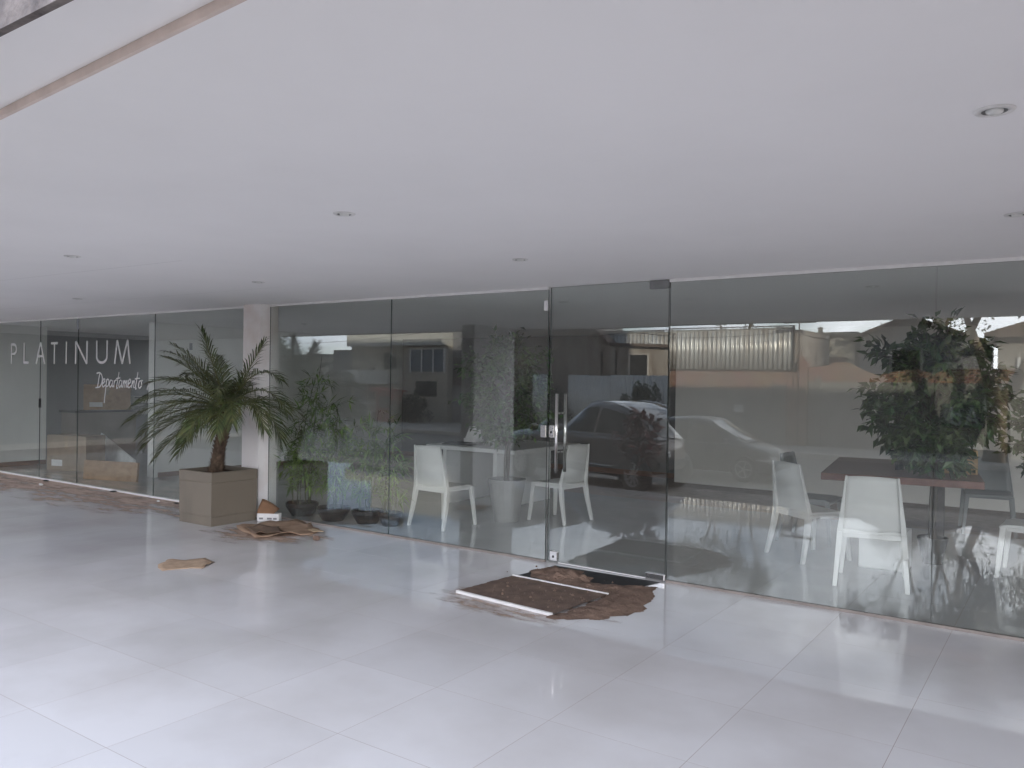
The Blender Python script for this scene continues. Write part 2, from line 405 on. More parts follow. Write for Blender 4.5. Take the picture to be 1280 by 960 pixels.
# ------------------------------------------------------------------ mesh helpers
class MB:
    def __init__(self):
        self.v, self.f, self.m = [], [], []
    def quad(self, a, b, c, d, mi=0):
        n = len(self.v); self.v += [a, b, c, d]; self.f.append((n, n + 1, n + 2, n + 3)); self.m.append(mi)
    def poly(self, pts, mi=0):
        n = len(self.v); self.v += list(pts); self.f.append(tuple(range(n, n + len(pts)))); self.m.append(mi)
    def box(self, x0, x1, y0, y1, z0, z1, mi=0):
        n = len(self.v)
        self.v += [(x0, y0, z0), (x1, y0, z0), (x1, y1, z0), (x0, y1, z0), (x0, y0, z1), (x1, y0, z1), (x1, y1, z1), (x0, y1, z1)]
        for f in ((0, 3, 2, 1), (4, 5, 6, 7), (0, 1, 5, 4), (1, 2, 6, 5), (2, 3, 7, 6), (3, 0, 4, 7)):
            self.f.append(tuple(n + i for i in f)); self.m.append(mi)
        return self
    def frustum(self, bot, top, mi=0):
        """prism between two equal-length loops"""
        n, k = len(self.v), len(bot)
        self.v += list(bot) + list(top)
        for i in range(k):
            j = (i + 1) % k
            self.f.append((n + i, n + j, n + k + j, n + k + i)); self.m.append(mi)
        self.f.append(tuple(n + i for i in reversed(range(k)))); self.m.append(mi)
        self.f.append(tuple(n + k + i for i in range(k))); self.m.append(mi)
        return self
    def prism_y(self, pts, y0, y1, mi=0):
        """extrude an (x, z) outline along y"""
        return self.frustum([(x, y1, z) for x, z in pts], [(x, y0, z) for x, z in pts], mi)
    def tube(self, pts, rads, seg=8, mi=0, cap=True):
        pts = [Vector(p) for p in pts]
        if not hasattr(rads, '__len__'):
            rads = [rads] * len(pts)
        n = len(self.v); prev = None
        for i, p in enumerate(pts):
            d = (pts[min(i + 1, len(pts) - 1)] - pts[max(i - 1, 0)])
            d = d.normalized() if d.length > 1e-9 else Vector((0, 0, 1))
            if prev is None:
                a = Vector((0, 0, 1)) if abs(d.z) < 0.9 else Vector((1, 0, 0))
                u = d.cross(a).normalized()
            else:
                u = (prev - d * prev.dot(d))
                u = u.normalized() if u.length > 1e-6 else d.orthogonal().normalized()
            prev = u; w = d.cross(u)
            for k in range(seg):
                t = 2 * PI * k / seg
                self.v.append(tuple(p + (u * math.cos(t) + w * math.sin(t)) * rads[i]))
        for i in range(len(pts) - 1):
            for k in range(seg):
                j = (k + 1) % seg
                self.f.append((n + i * seg + k, n + i * seg + j, n + (i + 1) * seg + j, n + (i + 1) * seg + k)); self.m.append(mi)
        if cap:
            self.f.append(tuple(n + k for k in reversed(range(seg)))); self.m.append(mi)
            e = n + (len(pts) - 1) * seg
            self.f.append(tuple(e + k for k in range(seg))); self.m.append(mi)
        return self
    def lathe(self, prof, seg=24, c=(0, 0, 0), mi=0):
        """prof: (r, z) list, axis z"""
        n = len(self.v)
        for r, z in prof:
            for k in range(seg):
                t = 2 * PI * k / seg
                self.v.append((c[0] + r * math.cos(t), c[1] + r * math.sin(t), c[2] + z))
        for i in range(len(prof) - 1):
            for k in range(seg):
                j = (k + 1) % seg
                self.f.append((n + i * seg + k, n + i * seg + j, n + (i + 1) * seg + j, n + (i + 1) * seg + k)); self.m.append(mi)
        return self
    def grid(self, fn, nu, nv, mi=0):
        n = len(self.v)
        for j in range(nv + 1):
            for i in range(nu + 1):
                self.v.append(tuple(fn(i / nu, j / nv)))
        for j in range(nv):
            for i in range(nu):
                a = n + j * (nu + 1) + i
                self.f.append((a, a + 1, a + nu + 2, a + nu + 1)); self.m.append(mi)
        return self

def mesh(name, mb, mats, smooth=False):
    me = bpy.data.meshes.new(name)
    me.from_pydata([tuple(v) for v in mb.v], [], mb.f)
    ms = mats if isinstance(mats, (list, tuple)) else [mats]
    for m in ms:
        me.materials.append(m)
    if len(ms) > 1:
        me.polygons.foreach_set('material_index', mb.m)
    if smooth:
        me.polygons.foreach_set('use_smooth', [True] * len(me.polygons))
    me.update()
    return me

def world_of(o):
    if o is None:
        return Matrix.Identity(4)
    if o.parent:
        return world_of(o.parent) @ o.matrix_parent_inverse @ o.matrix_basis
    return o.matrix_basis.copy()

def link(name, me, parent=None, bevel=0.0, seg=2, auto=True):
    o = bpy.data.objects.new(name, me)
    COL.objects.link(o)
    if parent is not None:
        o.parent = parent
        o.matrix_parent_inverse = world_of(parent).inverted()
    if bevel:
        b = o.modifiers.new('bevel', 'BEVEL')
        b.width = bevel; b.segments = seg; b.limit_method = 'ANGLE'; b.angle_limit = R(40)
        b.harden_normals = False
    return o

def add(name, mb, mats, parent=None, smooth=False, bevel=0.0, seg=2):
    return link(name, mesh(name, mb, mats, smooth), parent, bevel, seg)

def tag(o, label=None, cat=None, group=None, kind=None):
    if label: o['label'] = label
    if cat: o['category'] = cat
    if group: o['group'] = group
    if kind: o['kind'] = kind
    return o

def thing(name, label, cat, loc=(0, 0, 0), rz=0.0, group=None):
    o = bpy.data.objects.new(name, None)
    o.empty_display_size = 0.1
    COL.objects.link(o)
    o.location = loc
    o.rotation_euler = (0, 0, rz)
    return tag(o, label, cat, group)

def copy_tree(o, parent=None):
    c = o.copy(); COL.objects.link(c)
    if parent is not None:
        c.parent = parent
        c.matrix_parent_inverse = o.matrix_parent_inverse.copy()
    for ch in [x for x in COL.objects if x.parent is o]:
        copy_tree(ch, c)
    return c

def fbm(x, y, s=0):
    from mathutils import noise
    return noise.fractal(Vector((x, y, s)), 1.0, 2.0, 5)

# ------------------------------------------------------------------ ground, floors
TS, GX, GY = 0.687745, -4.078854, -3.494596          # tile pitch and one grout crossing
FRONT = -4.66                                        # street edge of the porch slab
g = MB(); g.box(-400, 400, -600, 300, -3.0, -0.90)
tag(add('ground', g, EARTH), kind='structure')
g = MB()
g.quad((-60, -8.2, -0.35), (40, -8.2, -0.35), (40, FRONT, -0.35), (-60, FRONT, -0.35))
g.quad((-60, -9.6, -0.74), (40, -9.6, -0.74), (40, -8.2, -0.35), (-60, -8.2, -0.35))
tag(add('apron', g, PAVE), kind='structure')
g = MB(); g.quad((-120, -20.6, -0.75), (80, -20.6, -0.75), (80, -9.59, -0.75), (-120, -9.59, -0.75))
tag(add('road', g, ASPHALT), kind='structure')
g = MB(); g.box(-120, 80, -60, -20.75, -0.9, -0.60)
tag(add('far_pavement', g, PAVE), kind='structure')
g = MB(); g.box(-120, 80, -20.745, -20.6, -0.9, -0.585)
tag(add('kerb', g, RENDER, bevel=0.02), kind='structure')

def tiled_floor(name, x0, x1, y0, y1, nx0, nx1, ny0, ny1, TILE=TILE):
    b = MB(); b.box(x0, x1, y0, y1, -0.9 if y0 < 0 else -0.3, -0.0003)
    fl = tag(add(name, b, GROUT), kind='structure')
    gap = 0.0012
    base = None
    for j in range(ny0, ny1 + 1):
        for i in range(nx0, nx1 + 1):
            ax, ay = GX + i * TS, GY + j * TS
            bx, by = ax + TS, ay + TS
            cx0, cx1, cy0, cy1 = max(ax + gap, x0), min(bx - gap, x1), max(ay + gap, y0), min(by - gap, y1)
            if cx1 - cx0 < 0.02 or cy1 - cy0 < 0.02:
                continue
            full = abs(cx1 - cx0 - TS + 2 * gap) < 1e-4 and abs(cy1 - cy0 - TS + 2 * gap) < 1e-4
            if full and base is not None:
                o = bpy.data.objects.new('tile', base); COL.objects.link(o)
                o.parent = fl
            else:
                t = MB(); w, h = (cx1 - cx0) / 2, (cy1 - cy0) / 2; e = 0.0
                t.frustum([(-w, -h, -0.004), (w, -h, -0.004), (w, h, -0.004), (-w, h, -0.004)],
                          [(-w + e, -h + e, 0), (w - e, -h + e, 0), (w - e, h - e, 0), (-w + e, h - e, 0)])
                me = mesh('tile', t, TILE)
                if full: base = me
                o = bpy.data.objects.new('tile', me); COL.objects.link(o); o.parent = fl
            o.location = ((cx0 + cx1) / 2, (cy0 + cy1) / 2, 0)
    return fl
tiled_floor('porch_floor', -30, 12, FRONT, 0.0, -18, 6, -2, 5)
tiled_floor('interior_floor', -30, 12, 0.0, 9.0, -18, 6, 5, 10, TILE_IN)

# ------------------------------------------------------------------ ceiling, roof, walls
GRV = [(-45, -4.66), (-5.5, -4.66), (-1.0, -4.955), (12, -4.955)]      # line of the groove near the street edge
c = MB()
loop = GRV + [(12, 9.0), (-45, 9.0)]
c.frustum([(x, y, H_CEIL) for x, y in loop], [(x, y, H_CEIL + 0.3) for x, y in loop])
ceil_o = tag(add('ceiling', c, CEIL), kind='structure')
c = MB()
loop = [(x, y - 0.001) for x, y in GRV] + [(x, y - 0.014) for x, y in reversed(GRV)]
c.frustum([(x, y, H_CEIL - 0.002) for x, y in loop], [(x, y, 2.50) for x, y in loop])
add('groove_trim', c, CREAM, ceil_o)
c = MB()
for (xa, ya, xb, yb) in ((-9.5, -2.75, -5.3, -2.62), (-14.0, -1.2, -6.0, -1.15)):
    c.quad((xa, ya, H_CEIL - .0008), (xb, yb, H_CEIL - .0008), (xb, yb + .005, H_CEIL - .0008), (xa, ya + .005, H_CEIL - .0008))
add('plaster_seam', c, mat('seam_filler', (0.70, 0.68, 0.67), rough=0.9), ceil_o)
roof = MB()
loop = [(-45, -5.12), (12, -5.12)] + [(x, y - 0.015) for x, y in reversed(GRV)]
roof.frustum([(x, y, 2.453) for x, y in loop], [(x, y, 2.75) for x, y in loop])
roof_o = tag(add('canopy_roof', roof, CEIL), kind='structure')
d = MB(); d.box(-45, 12, -5.143, -5.121, 2.440, 3.2)
add('drip_edge', d, DRIP, roof_o)
up = MB()  # unseen storeys above the canopy, added and stepped in height to shade the street
up.box(-45, -1.0, -5.15, 9.0, 2.76, 15.5)
up.box(-0.995, 12, -5.15, 9.0, 2.76, 12.35)
add('shadow_storey', up, RENDER, roof_o)

w = MB(); w.box(-30, 12, 9.0, 9.2, -0.3, H_CEIL - 0.002)
tag(add('back_wall', w, PLASTER_IN), kind='structure')
w = MB(); w.box(11.8, 12, 0.02, 8.99, 0.001, H_CEIL - 0.002)
tag(add('end_wall', w, PLASTER_IN), kind='structure')
w = MB(); w.box(-11.6, -5.3, 6.6, 6.75, 0.001, H_CEIL - 0.002)
hall = tag(add('hall_wall', w, DARK_IN), kind='structure')
w = MB(); w.box(-5.295, 9.0, 6.2, 6.75, 0.001, H_CEIL - 0.002)
tag(add('light_hall_wall', w, mat("light_hall_paint", (0.84, 0.81, 0.76), rough=0.85, var=0.04, scale=1.0)), kind='structure')
w = MB(); w.box(-11.6, -5.3, 6.585, 6.598, 0.001, 0.09)
add('skirting', w, SKIRT, hall)

# partitions of the left wing
def partition(name, x0, x1, y0, y1, m, skirt_x=None):
    w = MB(); w.box(x0, x1, y0, y1, 0.001, H_CEIL - 0.002)
    o = tag(add(name, w, m), kind='structure')
    if skirt_x:
        s = MB(); s.box(x1 + 0.001, x1 + 0.014, y0, y1, 0.001, 0.075)
        add('skirting', s, SKIRT, o)
    return o
partition('left_partition', -15.22, -15.02, 0.06, 1.06, PLASTER_IN, True)
pw = partition('hall_partition', -11.96, -11.80, 1.22, 8.99, PLASTER_IN, True)
post = MB(); post.box(-11.975, -11.785, 1.155, 1.218, 0.001, H_CEIL - 0.002)
add('end_post', post, WHITE_LAM, pw, bevel=0.004)
for (yy, zz, w_, h_) in ((1.75, 2.02, .05, .11), (2.05, 1.98, .05, .11), (2.75, 1.28, .32, .24)):
    s = MB(); s.box(-11.798, -11.79, yy, yy + w_, zz, zz + h_)
    add('taped_patch', s, [PAPER, GREY_IN, GREY_IN][(zz < 1.9) - 1], pw)
partition('office_side_wall', -16.4, -16.2, 1.6, 8.99, GREY_IN)
w = MB(); w.box(-22, -16.41, 1.6, 1.75, 0.001, H_CEIL - 0.002)
tag(add('office_return_wall', w, GREY_IN), kind='structure')
w = MB(); w.box(-16.19, -11.97, 4.6, 4.75, 0.001, H_CEIL - 0.002)
tag(add('office_rear_wall', w, GREY_IN), kind='structure')
w = MB(); w.box(-22.2, -22, 0.06, 8.99, 0.001, H_CEIL - 0.002)
tag(add('far_end_wall', w, PLASTER_IN), kind='structure')

nb = thing('side_building', 'plain grey building closing the left end of the porch', 'building', (-20, -3.5, -.35))
w = MB(); w.box(-24, -18.2, -7.6, -0.06, -0.6, 6.0); add('building_wall', w, mat("grey_stucco", (0.34, 0.34, 0.335), rough=0.9, var=0.06, scale=1.0), nb)
w = MB(); w.box(-18.198, -18.15, -7.6, -0.06, 0.0, 0.12); add('plinth', w, RENDER, nb)

# ------------------------------------------------------------------ glass facade
fac = thing('glass_facade', 'long frameless glass shopfront with white lettering under the white canopy', 'shopfront', (-7, 0, 0))
PT = 0.010
def pane_mesh(x0, x1, z0, z1, y0=0.0, y1=PT):
    b = MB(); n = 0
    b.box(x0, x1, y0, y1, z0, z1)
    b.m = [1, 1, 0, 1, 0, 1]
    return b
joints_l = [(-17.2, -14.93), (-14.93, -12.99), (-12.99, -11.87), (-11.87, -9.92), (-9.92, -7.905)]
joints_r = [(-7.60, -5.71), (-5.71, -3.822), (-2.676, -0.77), (-0.77, 1.3), (1.3, 3.4), (3.4, 5.5)]
for a, b_ in joints_l + joints_r:
    add('glass_pane', pane_mesh(a + 0.0025, b_ - 0.0025, 0.02, 2.405), [GLASS, GLASS_EDGE], fac)
h = MB(); h.box(-17.2, -7.905, -0.012, 0.022, 2.4055, 2.4295); h.box(-7.60, -3.822, -0.012, 0.022, 2.4055, 2.4295); h.box(-2.676, 5.5, -0.012, 0.022, 2.4055, 2.4295)
add('header_profile', h, WHITE_AL, fac)
h = MB(); h.box(-17.2, -7.905, -0.03, 0.03, 0.0005, 0.0195)
add('sill_profile', h, WHITE_AL, fac)
h = MB(); h.box(-7.60, -3.826, -0.012, 0.02, 0.0005, 0.0195); h.box(-2.672, 5.5, -0.010, 0.02, 0.0005, 0.0195)
add('floor_channel', h, mat("bronze_channel", (0.30, 0.26, 0.235), rough=0.5, metal=0.1), fac)
s = MB(); s.box(-12.995, -12.985, -0.012, 0.022, 1.08, 1.22)
add('joint_lock', s, BLACK, fac)
s = MB(); s.box(-11.90, -11.85, -0.006, -0.001, 2.25, 2.40)
add('joint_clip', s, GREY_IN, fac)

# lettering: flat vinyl strokes on the outer face
def ribbon(b, pts, wd, y0=-0.0035, y1=-0.001):
    pts = [Vector((x, 0, z)) for x, z in pts]
    L_, Rr = [], []
    for i, p in enumerate(pts):
        d = (pts[min(i + 1, len(pts) - 1)] - pts[max(i - 1, 0)]).normalized()
        nrm = Vector((-d.z, 0, d.x)) * wd / 2
        L_.append(p + nrm); Rr.append(p - nrm)
    for i in range(len(pts) - 1):
        q = [L_[i], Rr[i], Rr[i + 1], L_[i + 1]]
        b.frustum([(v.x, y1, v.z) for v in q], [(v.x, y0, v.z) for v in q])
def arc(cx, cz, rx, rz, a0, a1, n=10):
    return [(cx + rx * math.cos(R(a0 + (a1 - a0) * i / n)), cz + rz * math.sin(R(a0 + (a1 - a0) * i / n))) for i in range(n + 1)]
Z0, Z1, SW = 1.752, 2.075, 0.034
glyphs = {
    'P': (-13.92, [[(0, Z0), (0, Z1)], [(0, Z1 - .017), (.09, Z1 - .017)] + arc(.09, Z1 - .092, .075, .075, 90, -90)[1:] + [(0, Z1 - .167)]]),
    'L': (-13.50, [[(0, Z0), (0, Z1)], [(-.017, Z0 + .017), (.15, Z0 + .017)]]),
    'A': (-13.11, [[(0, Z0), (.135, Z1)], [(.135, Z1), (.27, Z0)], [(.05, Z0 + .115), (.22, Z0 + .115)]]),
    'T': (-12.65, [[(.10, Z0), (.10, Z1)], [(0, Z1 - .017), (.20, Z1 - .017)]]),
    'I': (-12.20, [[(0, Z0), (0, Z1)]]),
    'N': (-11.93, [[(0, Z0), (0, Z1)], [(.005, Z1), (.31, Z0)], [(.315, Z0), (.315, Z1)]]),
    'U': (-11.35, [[(0, Z1)] + arc(.135, Z0 + .10, .135, .085, 180, 360, 14) + [(.27, Z1)]]),
    'M': (-10.88, [[(0, Z0), (.06, Z1)], [(.06, Z1), (.19, Z0)], [(.19, Z0), (.32, Z1)], [(.32, Z1), (.385, Z0)]]),
}
for ch, (ox, strokes) in glyphs.items():
    b = MB()
    for k, st in enumerate(strokes):
        yo = 0.0004 * k
        ribbon(b, [(ox + x, z) for x, z in st], SW, -0.0035 - yo, -0.001)
    add('letter', b, VINYL, fac)
# handwritten second line
SX, SZ = 0.0111, 0.0111
script = [
    ('D', [[(8, 17), (5, 0)], [(0, 17), (8, 18), (15, 13), (15, 5), (10, 0), (0, -1)]]),
    ('e', [[(17, 4), (22, 7), (22, 10), (19, 10), (17, 5), (19, 0), (25, 3)]]),
    ('p', [[(27, 10), (25, -20)], [(26, 6), (29, 10), (33, 8), (32, 2), (27, 1)]]),
    ('a', [[(41, 8), (37, 9), (35, 4), (37, 0), (41, 4), (42, 9), (42, 1), (45, 2)]]),
    ('r', [[(46, 9), (46, 0)], [(46, 6), (49, 9), (52, 9)]]),
    ('t', [[(56, 19), (53, 0), (56, 0)], [(50, 11), (60, 12)]]),
    ('a', [[(64, 8), (60, 9), (58, 4), (60, 0), (64, 4), (65, 9), (65, 1), (68, 2)]]),
    ('m', [[(69, 9), (68, 0)], [(69, 5), (72, 9), (73, 0)], [(73, 5), (77, 9), (77, 1), (80, 2)]]),
    ('e', [[(80, 4), (85, 7), (85, 10), (82, 10), (80, 5), (82, 0), (88, 3)]]),
    ('n', [[(90, 9), (89, 0)], [(90, 5), (94, 9), (94, 1), (96, 1)]]),
    ('t', [[(101, 19), (98, 0), (101, 0)], [(95, 11), (106, 12)]]),
    ('o', [[(110, 9), (106, 8), (105, 3), (108, 0), (112, 4), (110, 9), (114, 9)]]),
    ('/', [[(125, -2), (132, 18)]]),
]
def smooth_pts(pts, n=4):
    if len(pts) < 3: return pts
    o = []
    for i in range(len(pts) - 1):
        p0, p1, p2, p3 = pts[max(i - 1, 0)], pts[i], pts[i + 1], pts[min(i + 2, len(pts) - 1)]
        for k in range(n):
            t = k / n
            o.append(tuple(0.5 * (2 * p1[a] + (p2[a] - p0[a]) * t + (2 * p0[a] - 5 * p1[a] + 4 * p2[a] - p3[a]) * t * t + (3 * p1[a] - p0[a] - 3 * p2[a] + p3[a]) * t ** 3) for a in (0, 1)))
    return o + [pts[-1]]
for ch, sts in script:
    b = MB()
    for k, st in enumerate(sts):
        ribbon(b, [(-11.37 + (x + 0.14 * z) * SX * 0.93, 1.425 + z * SZ) for x, z in smooth_pts(st)], 0.017, -0.0035 - 0.0004 * k, -0.001)
    add('script_letter', b, VINYL, fac)

# pillar between the two wings and the street-side column
p = MB(); p.box(-7.905, -7.60, -0.135, 0.12, 0.0005, H_CEIL - 0.001)
tag(add('pillar', p, PILLAR, bevel=0.004), 'slim off-white pillar behind the potted palm splitting the glass front', 'pillar')
p = MB(); p.box(-7.62, -7.38, -4.62, -3.56, 0.0005, H_CEIL - 0.001)
col = tag(add('porch_column', p, COLUMN, bevel=0.006), 'broad pale grey column at the street edge, mirrored in the glass left of the door', 'column')

# ------------------------------------------------------------------ glass door (slightly ajar inwards)
door = thing('glass_door', 'frameless glass door standing slightly ajar with tall steel pull handle', 'door', (-2.68, 0, 0), -R(1.55))
DW = 1.142
def dadd(name, b, m, **k):
    o = link(name, mesh(name, b, m, k.pop('smooth', False)), None, k.get('bevel', 0))
    o.parent = door
    return o
dadd('door_pane', pane_mesh(-DW + 0.003, -0.004, 0.012, 2.426), [GLASS, GLASS_EDGE])
def pull(yo):
    b = MB()
    b.tube([(-1.02, yo, 0.80), (-1.02, yo, 1.49)], 0.0145, 14)
    for z in (0.98, 1.32):
        b.tube([(-1.02, yo, z), (-1.02, 0.005, z)], 0.008, 8)
    return b
dadd('pull_handle', pull(-0.065), STEEL, smooth=True)
dadd('pull_handle', pull(0.075), STEEL, smooth=True)
def plate(x0, x1, z0, z1, y0=-0.012, y1=0.022):
    b = MB(); b.box(x0, x1, y0, y1, z0, z1); return b
for nm, a in (('lock_case', (-DW + 0.004, -DW + 0.062, 1.10, 1.21)), ('floor_lock', (-DW + 0.03, -DW + 0.115, 0.020, 0.105)),
              ('bottom_hinge', (-0.172, -0.001, 0.006, 0.058)), ):
    o = dadd(nm, plate(*a), STEEL, bevel=0.006)
    s = MB(); cx, cz = (a[0] + a[1]) / 2, (a[2] + a[3]) / 2
    if 'lock' in nm:
        s.box(cx - 0.006, cx + 0.006, -0.016, -0.0125, cz - 0.016, cz + 0.004)
        k = link('keyhole', mesh('keyhole', s, BLACK)); k.parent = o
    for dx, dz in ((-.018, .03), (.018, .03), (-.018, -.03), (.018, -.03)):
        if nm != 'lock_case': break
        s = MB(); s.tube([(cx + dx, -0.0155, cz + dz), (cx + dx, -0.012, cz + dz)], 0.006, 8)
        k = link('screw', mesh('screw', s, GREY_IN)); k.parent = o
dadd('top_hinge', plate(-0.172, -0.001, 2.36, 2.427, -0.014, 0.022), mat("dark_hinge", (0.26, 0.265, 0.265), rough=0.4, metal=0.3), bevel=0.003)
k = MB(); k.box(-DW + 0.12, -0.175, -0.004, 0.014, 0.004, 0.0118)
dadd('door_sweep', k, WHITE_AL)
# strike plate of the lock on the fixed pane, and a small catch above
s = plate(-3.885, -3.827, 1.10, 1.21); add('strike_case', s, STEEL, fac, bevel=0.006)
s = plate(-3.865, -3.827, 2.22, 2.31); add('glass_catch', s, WHITE_AL, fac, bevel=0.004)

# ------------------------------------------------------------------ downlights
def downlight(label, x, y):
    t = thing('downlight', label, 'ceiling light', (x, y, H_CEIL), random.uniform(-.5, .5), 'recessed downlights in the canopy ceiling')
    return t
dl_proto = None
LIGHTS = [(-0.21, -3.24, 'round steel downlight nearest the camera, top right of the ceiling'),
          (-3.04, -3.18, 'small round downlight in the middle of the ceiling over the tiled porch'),
          (-5.80, -3.14, 'downlight above the white lettering, farther from the glass'),
          (-9.0, -1.47, 'downlight above the white lettering, close to the glass'),
          (-5.88, -1.50, 'downlight above the potted palm and slim pillar'),
          (-3.13, -1.47, 'downlight just outside the glass door'),
          (-0.24, -1.50, 'downlight cut by the right edge of the picture'),
          (-8.75, -3.14, 'tiny downlight at the far left of the ceiling')]
for x, y, lab in LIGHTS:
    if dl_proto is None:
        t = downlight(lab, 0, 0); t.location = (0, 0, 0); t.rotation_euler = (0, 0, 0)
        b = MB(); b.lathe([(0.036, -0.001), (0.040, -0.007), (0.052, -0.006), (0.0565, -0.0005)], 32)
        add('ring', b, mat('satin_ring', (0.80, 0.785, 0.765), rough=0.5, metal=0.0), t, smooth=True)
        b = MB(); b.lathe([(0.0355, -0.0045), (0.033, -0.0012), (0.030, -0.0006)], 24); b.lathe([(0.030, -0.0006), (0.0, -0.0006)], 24)
        add('reflector', b, mat("dark_reflector", (0.25, 0.25, 0.245), rough=0.3, metal=0.6), t, smooth=True)
        b = MB(); b.lathe([(0.024, -0.0010), (0.023, -0.008), (0.014, -0.013), (0.0, -0.014)], 20)
        add('bulb', b, BULB, t, smooth=True)
        dl_proto = t
    else:
        t = copy_tree(dl_proto); t['label'] = lab
    t.location = (x, y, H_CEIL)
for x, y in ((-1.4, 1.2), (-4.4, 1.2), (-9.8, 2.4)):
    t = copy_tree(dl_proto); t.location = (x, y, H_CEIL)
    t['label'] = {-1.4: 'ceiling light inside, above the brown table area', -4.4: 'ceiling light inside the hall beyond the door', -9.8: 'ceiling light inside behind the palm'}[x]

# ------------------------------------------------------------------ chairs
def make_chair(m):
    t = thing('chair', '', 'chair')
    def back(u, v):
        s = 2 * u - 1
        hw = 0.232 - 0.045 * v
        x = s * hw
        y = -0.205 - 0.085 * v + 0.022 * math.sin(v * PI) * (1 - s * s) * -1 + 0.020 * s * s
        z = 0.425 + 0.462 * v - 0.010 * s * s * v
        return (x, y, z)
    b = MB(); b.grid(back, 10, 10)
    o = add('backrest', b, m, t, smooth=True)
    so = o.modifiers.new('thick', 'SOLIDIFY'); so.thickness = 0.016; so.offset = 0
    def seat(u, v):
        s = 2 * u - 1
        x = s * (0.228 - 0.008 * v)
        y = -0.215 + 0.44 * v
        z = 0.452 - 0.018 * (1 - s * s) * math.sin(PI * min(1, v * 1.1)) - 0.02 * max(0, v - 0.85) / 0.15
        return (x, y, z)
    b = MB(); b.grid(seat, 8, 8)
    o = add('seat', b, m, t, smooth=True)
    so = o.modifiers.new('thick', 'SOLIDIFY'); so.thickness = 0.03; so.offset = -1
    bv = o.modifiers.new('bevel', 'BEVEL'); bv.width = 0.006; bv.segments = 2; bv.limit_method = 'ANGLE'
    for sx in (-1, 1):
        # rear leg runs up into the edge of the backrest
        L = MB()
        pts = [((0.262) * sx, -0.290, 0.0), (0.244 * sx, -0.235, 0.25), (0.232 * sx, -0.208, 0.43), (0.210 * sx, -0.247, 0.66), (0.187 * sx, -0.287, 0.885)]
        sz = [(0.016, 0.016), (0.020, 0.022), (0.022, 0.026), (0.013, 0.016), (0.008, 0.010)]
        for i in range(4):
            (xa, ya, za), (xb, yb, zb) = pts[i], pts[i + 1]
            (wa, da), (wb, db) = sz[i], sz[i + 1]
            L.frustum([(xa - wa, ya - da, za), (xa + wa, ya - da, za), (xa + wa, ya + da, za), (xa - wa, ya + da, za)],
                      [(xb - wb, yb - db, zb), (xb + wb, yb - db, zb), (xb + wb, yb + db, zb), (xb - wb, yb + db, zb)])
        add('leg', L, m, t, bevel=0.004)
        L = MB()
        L.frustum([(0.247 * sx - .015, 0.218, 0), (0.247 * sx + .015, 0.218, 0), (0.247 * sx + .015, 0.248, 0), (0.247 * sx - .015, 0.248, 0)],
                  [(0.207 * sx - .022, 0.172, 0.425), (0.207 * sx + .022, 0.172, 0.425), (0.207 * sx + .022, 0.216, 0.425), (0.207 * sx - .022, 0.216, 0.425)])
        add('leg', L, m, t, bevel=0.004)
    a = MB(); a.box(-0.20, 0.20, 0.176, 0.210, 0.395, 0.424); a.box(-0.215, 0.215, -0.222, -0.196, 0.385, 0.424)
    for sx in (-1, 1):
        x = 0.206 * sx; a.box(x - 0.014, x + 0.014, -0.19, 0.17, 0.393, 0.424)
    add('seat_frame', a, m, t, bevel=0.004)
    return t
ch0 = make_chair(WHITE_PL)
GRP = 'moulded plastic chairs inside the showroom'
# (rear-leg midpoint x, y, facing angle)
def place_chair(o, feet_l, feet_r, label):
    """rear feet (left, right seen from behind)"""
    l, r = Vector(feet_l), Vector(feet_r)
    mid = (l + r) / 2
    ang = math.atan2((r - l).y, (r - l).x)
    fx, fy = -math.sin(ang), math.cos(ang)
    o.location = (mid.x + 0.290 * fx, mid.y + 0.290 * fy, 0.0005)
    o.rotation_euler = (0, 0, ang)
    tag(o, label, 'chair', GRP)
place_chair(ch0, (-1.57, .73), (-1.02, .82), 'white plastic chair with its back to the glass, nearest the brown table')
c2 = copy_tree(ch0); place_chair(c2, (-2.40, 1.68), (-1.96, 1.35), 'white plastic chair turned three quarters at the left end of the brown table')
c4 = copy_tree(ch0); place_chair(c4, (-5.97, .60), (-5.45, .56), 'white plastic chair tucked in front of the white table by the bamboo')
c5 = copy_tree(ch0); place_chair(c5, (-4.62, 1.66), (-4.57, 2.18), 'white plastic chair seen through the glass door at the right end of the white table')
c6 = copy_tree(ch0); place_chair(c6, (0.0, 1.85), (0.03, 2.35), 'white chair cut by the right picture edge, only front legs showing')
gch = make_chair(GREY_PL)
place_chair(gch, (-2.48, 2.88), (-2.50, 2.36), 'dark grey plastic chair hidden behind the white chair at the brown table')
c7 = copy_tree(gch); place_chair(c7, (-0.55, 4.62), (-1.07, 4.55), 'dark grey chair on the far side of the brown table')

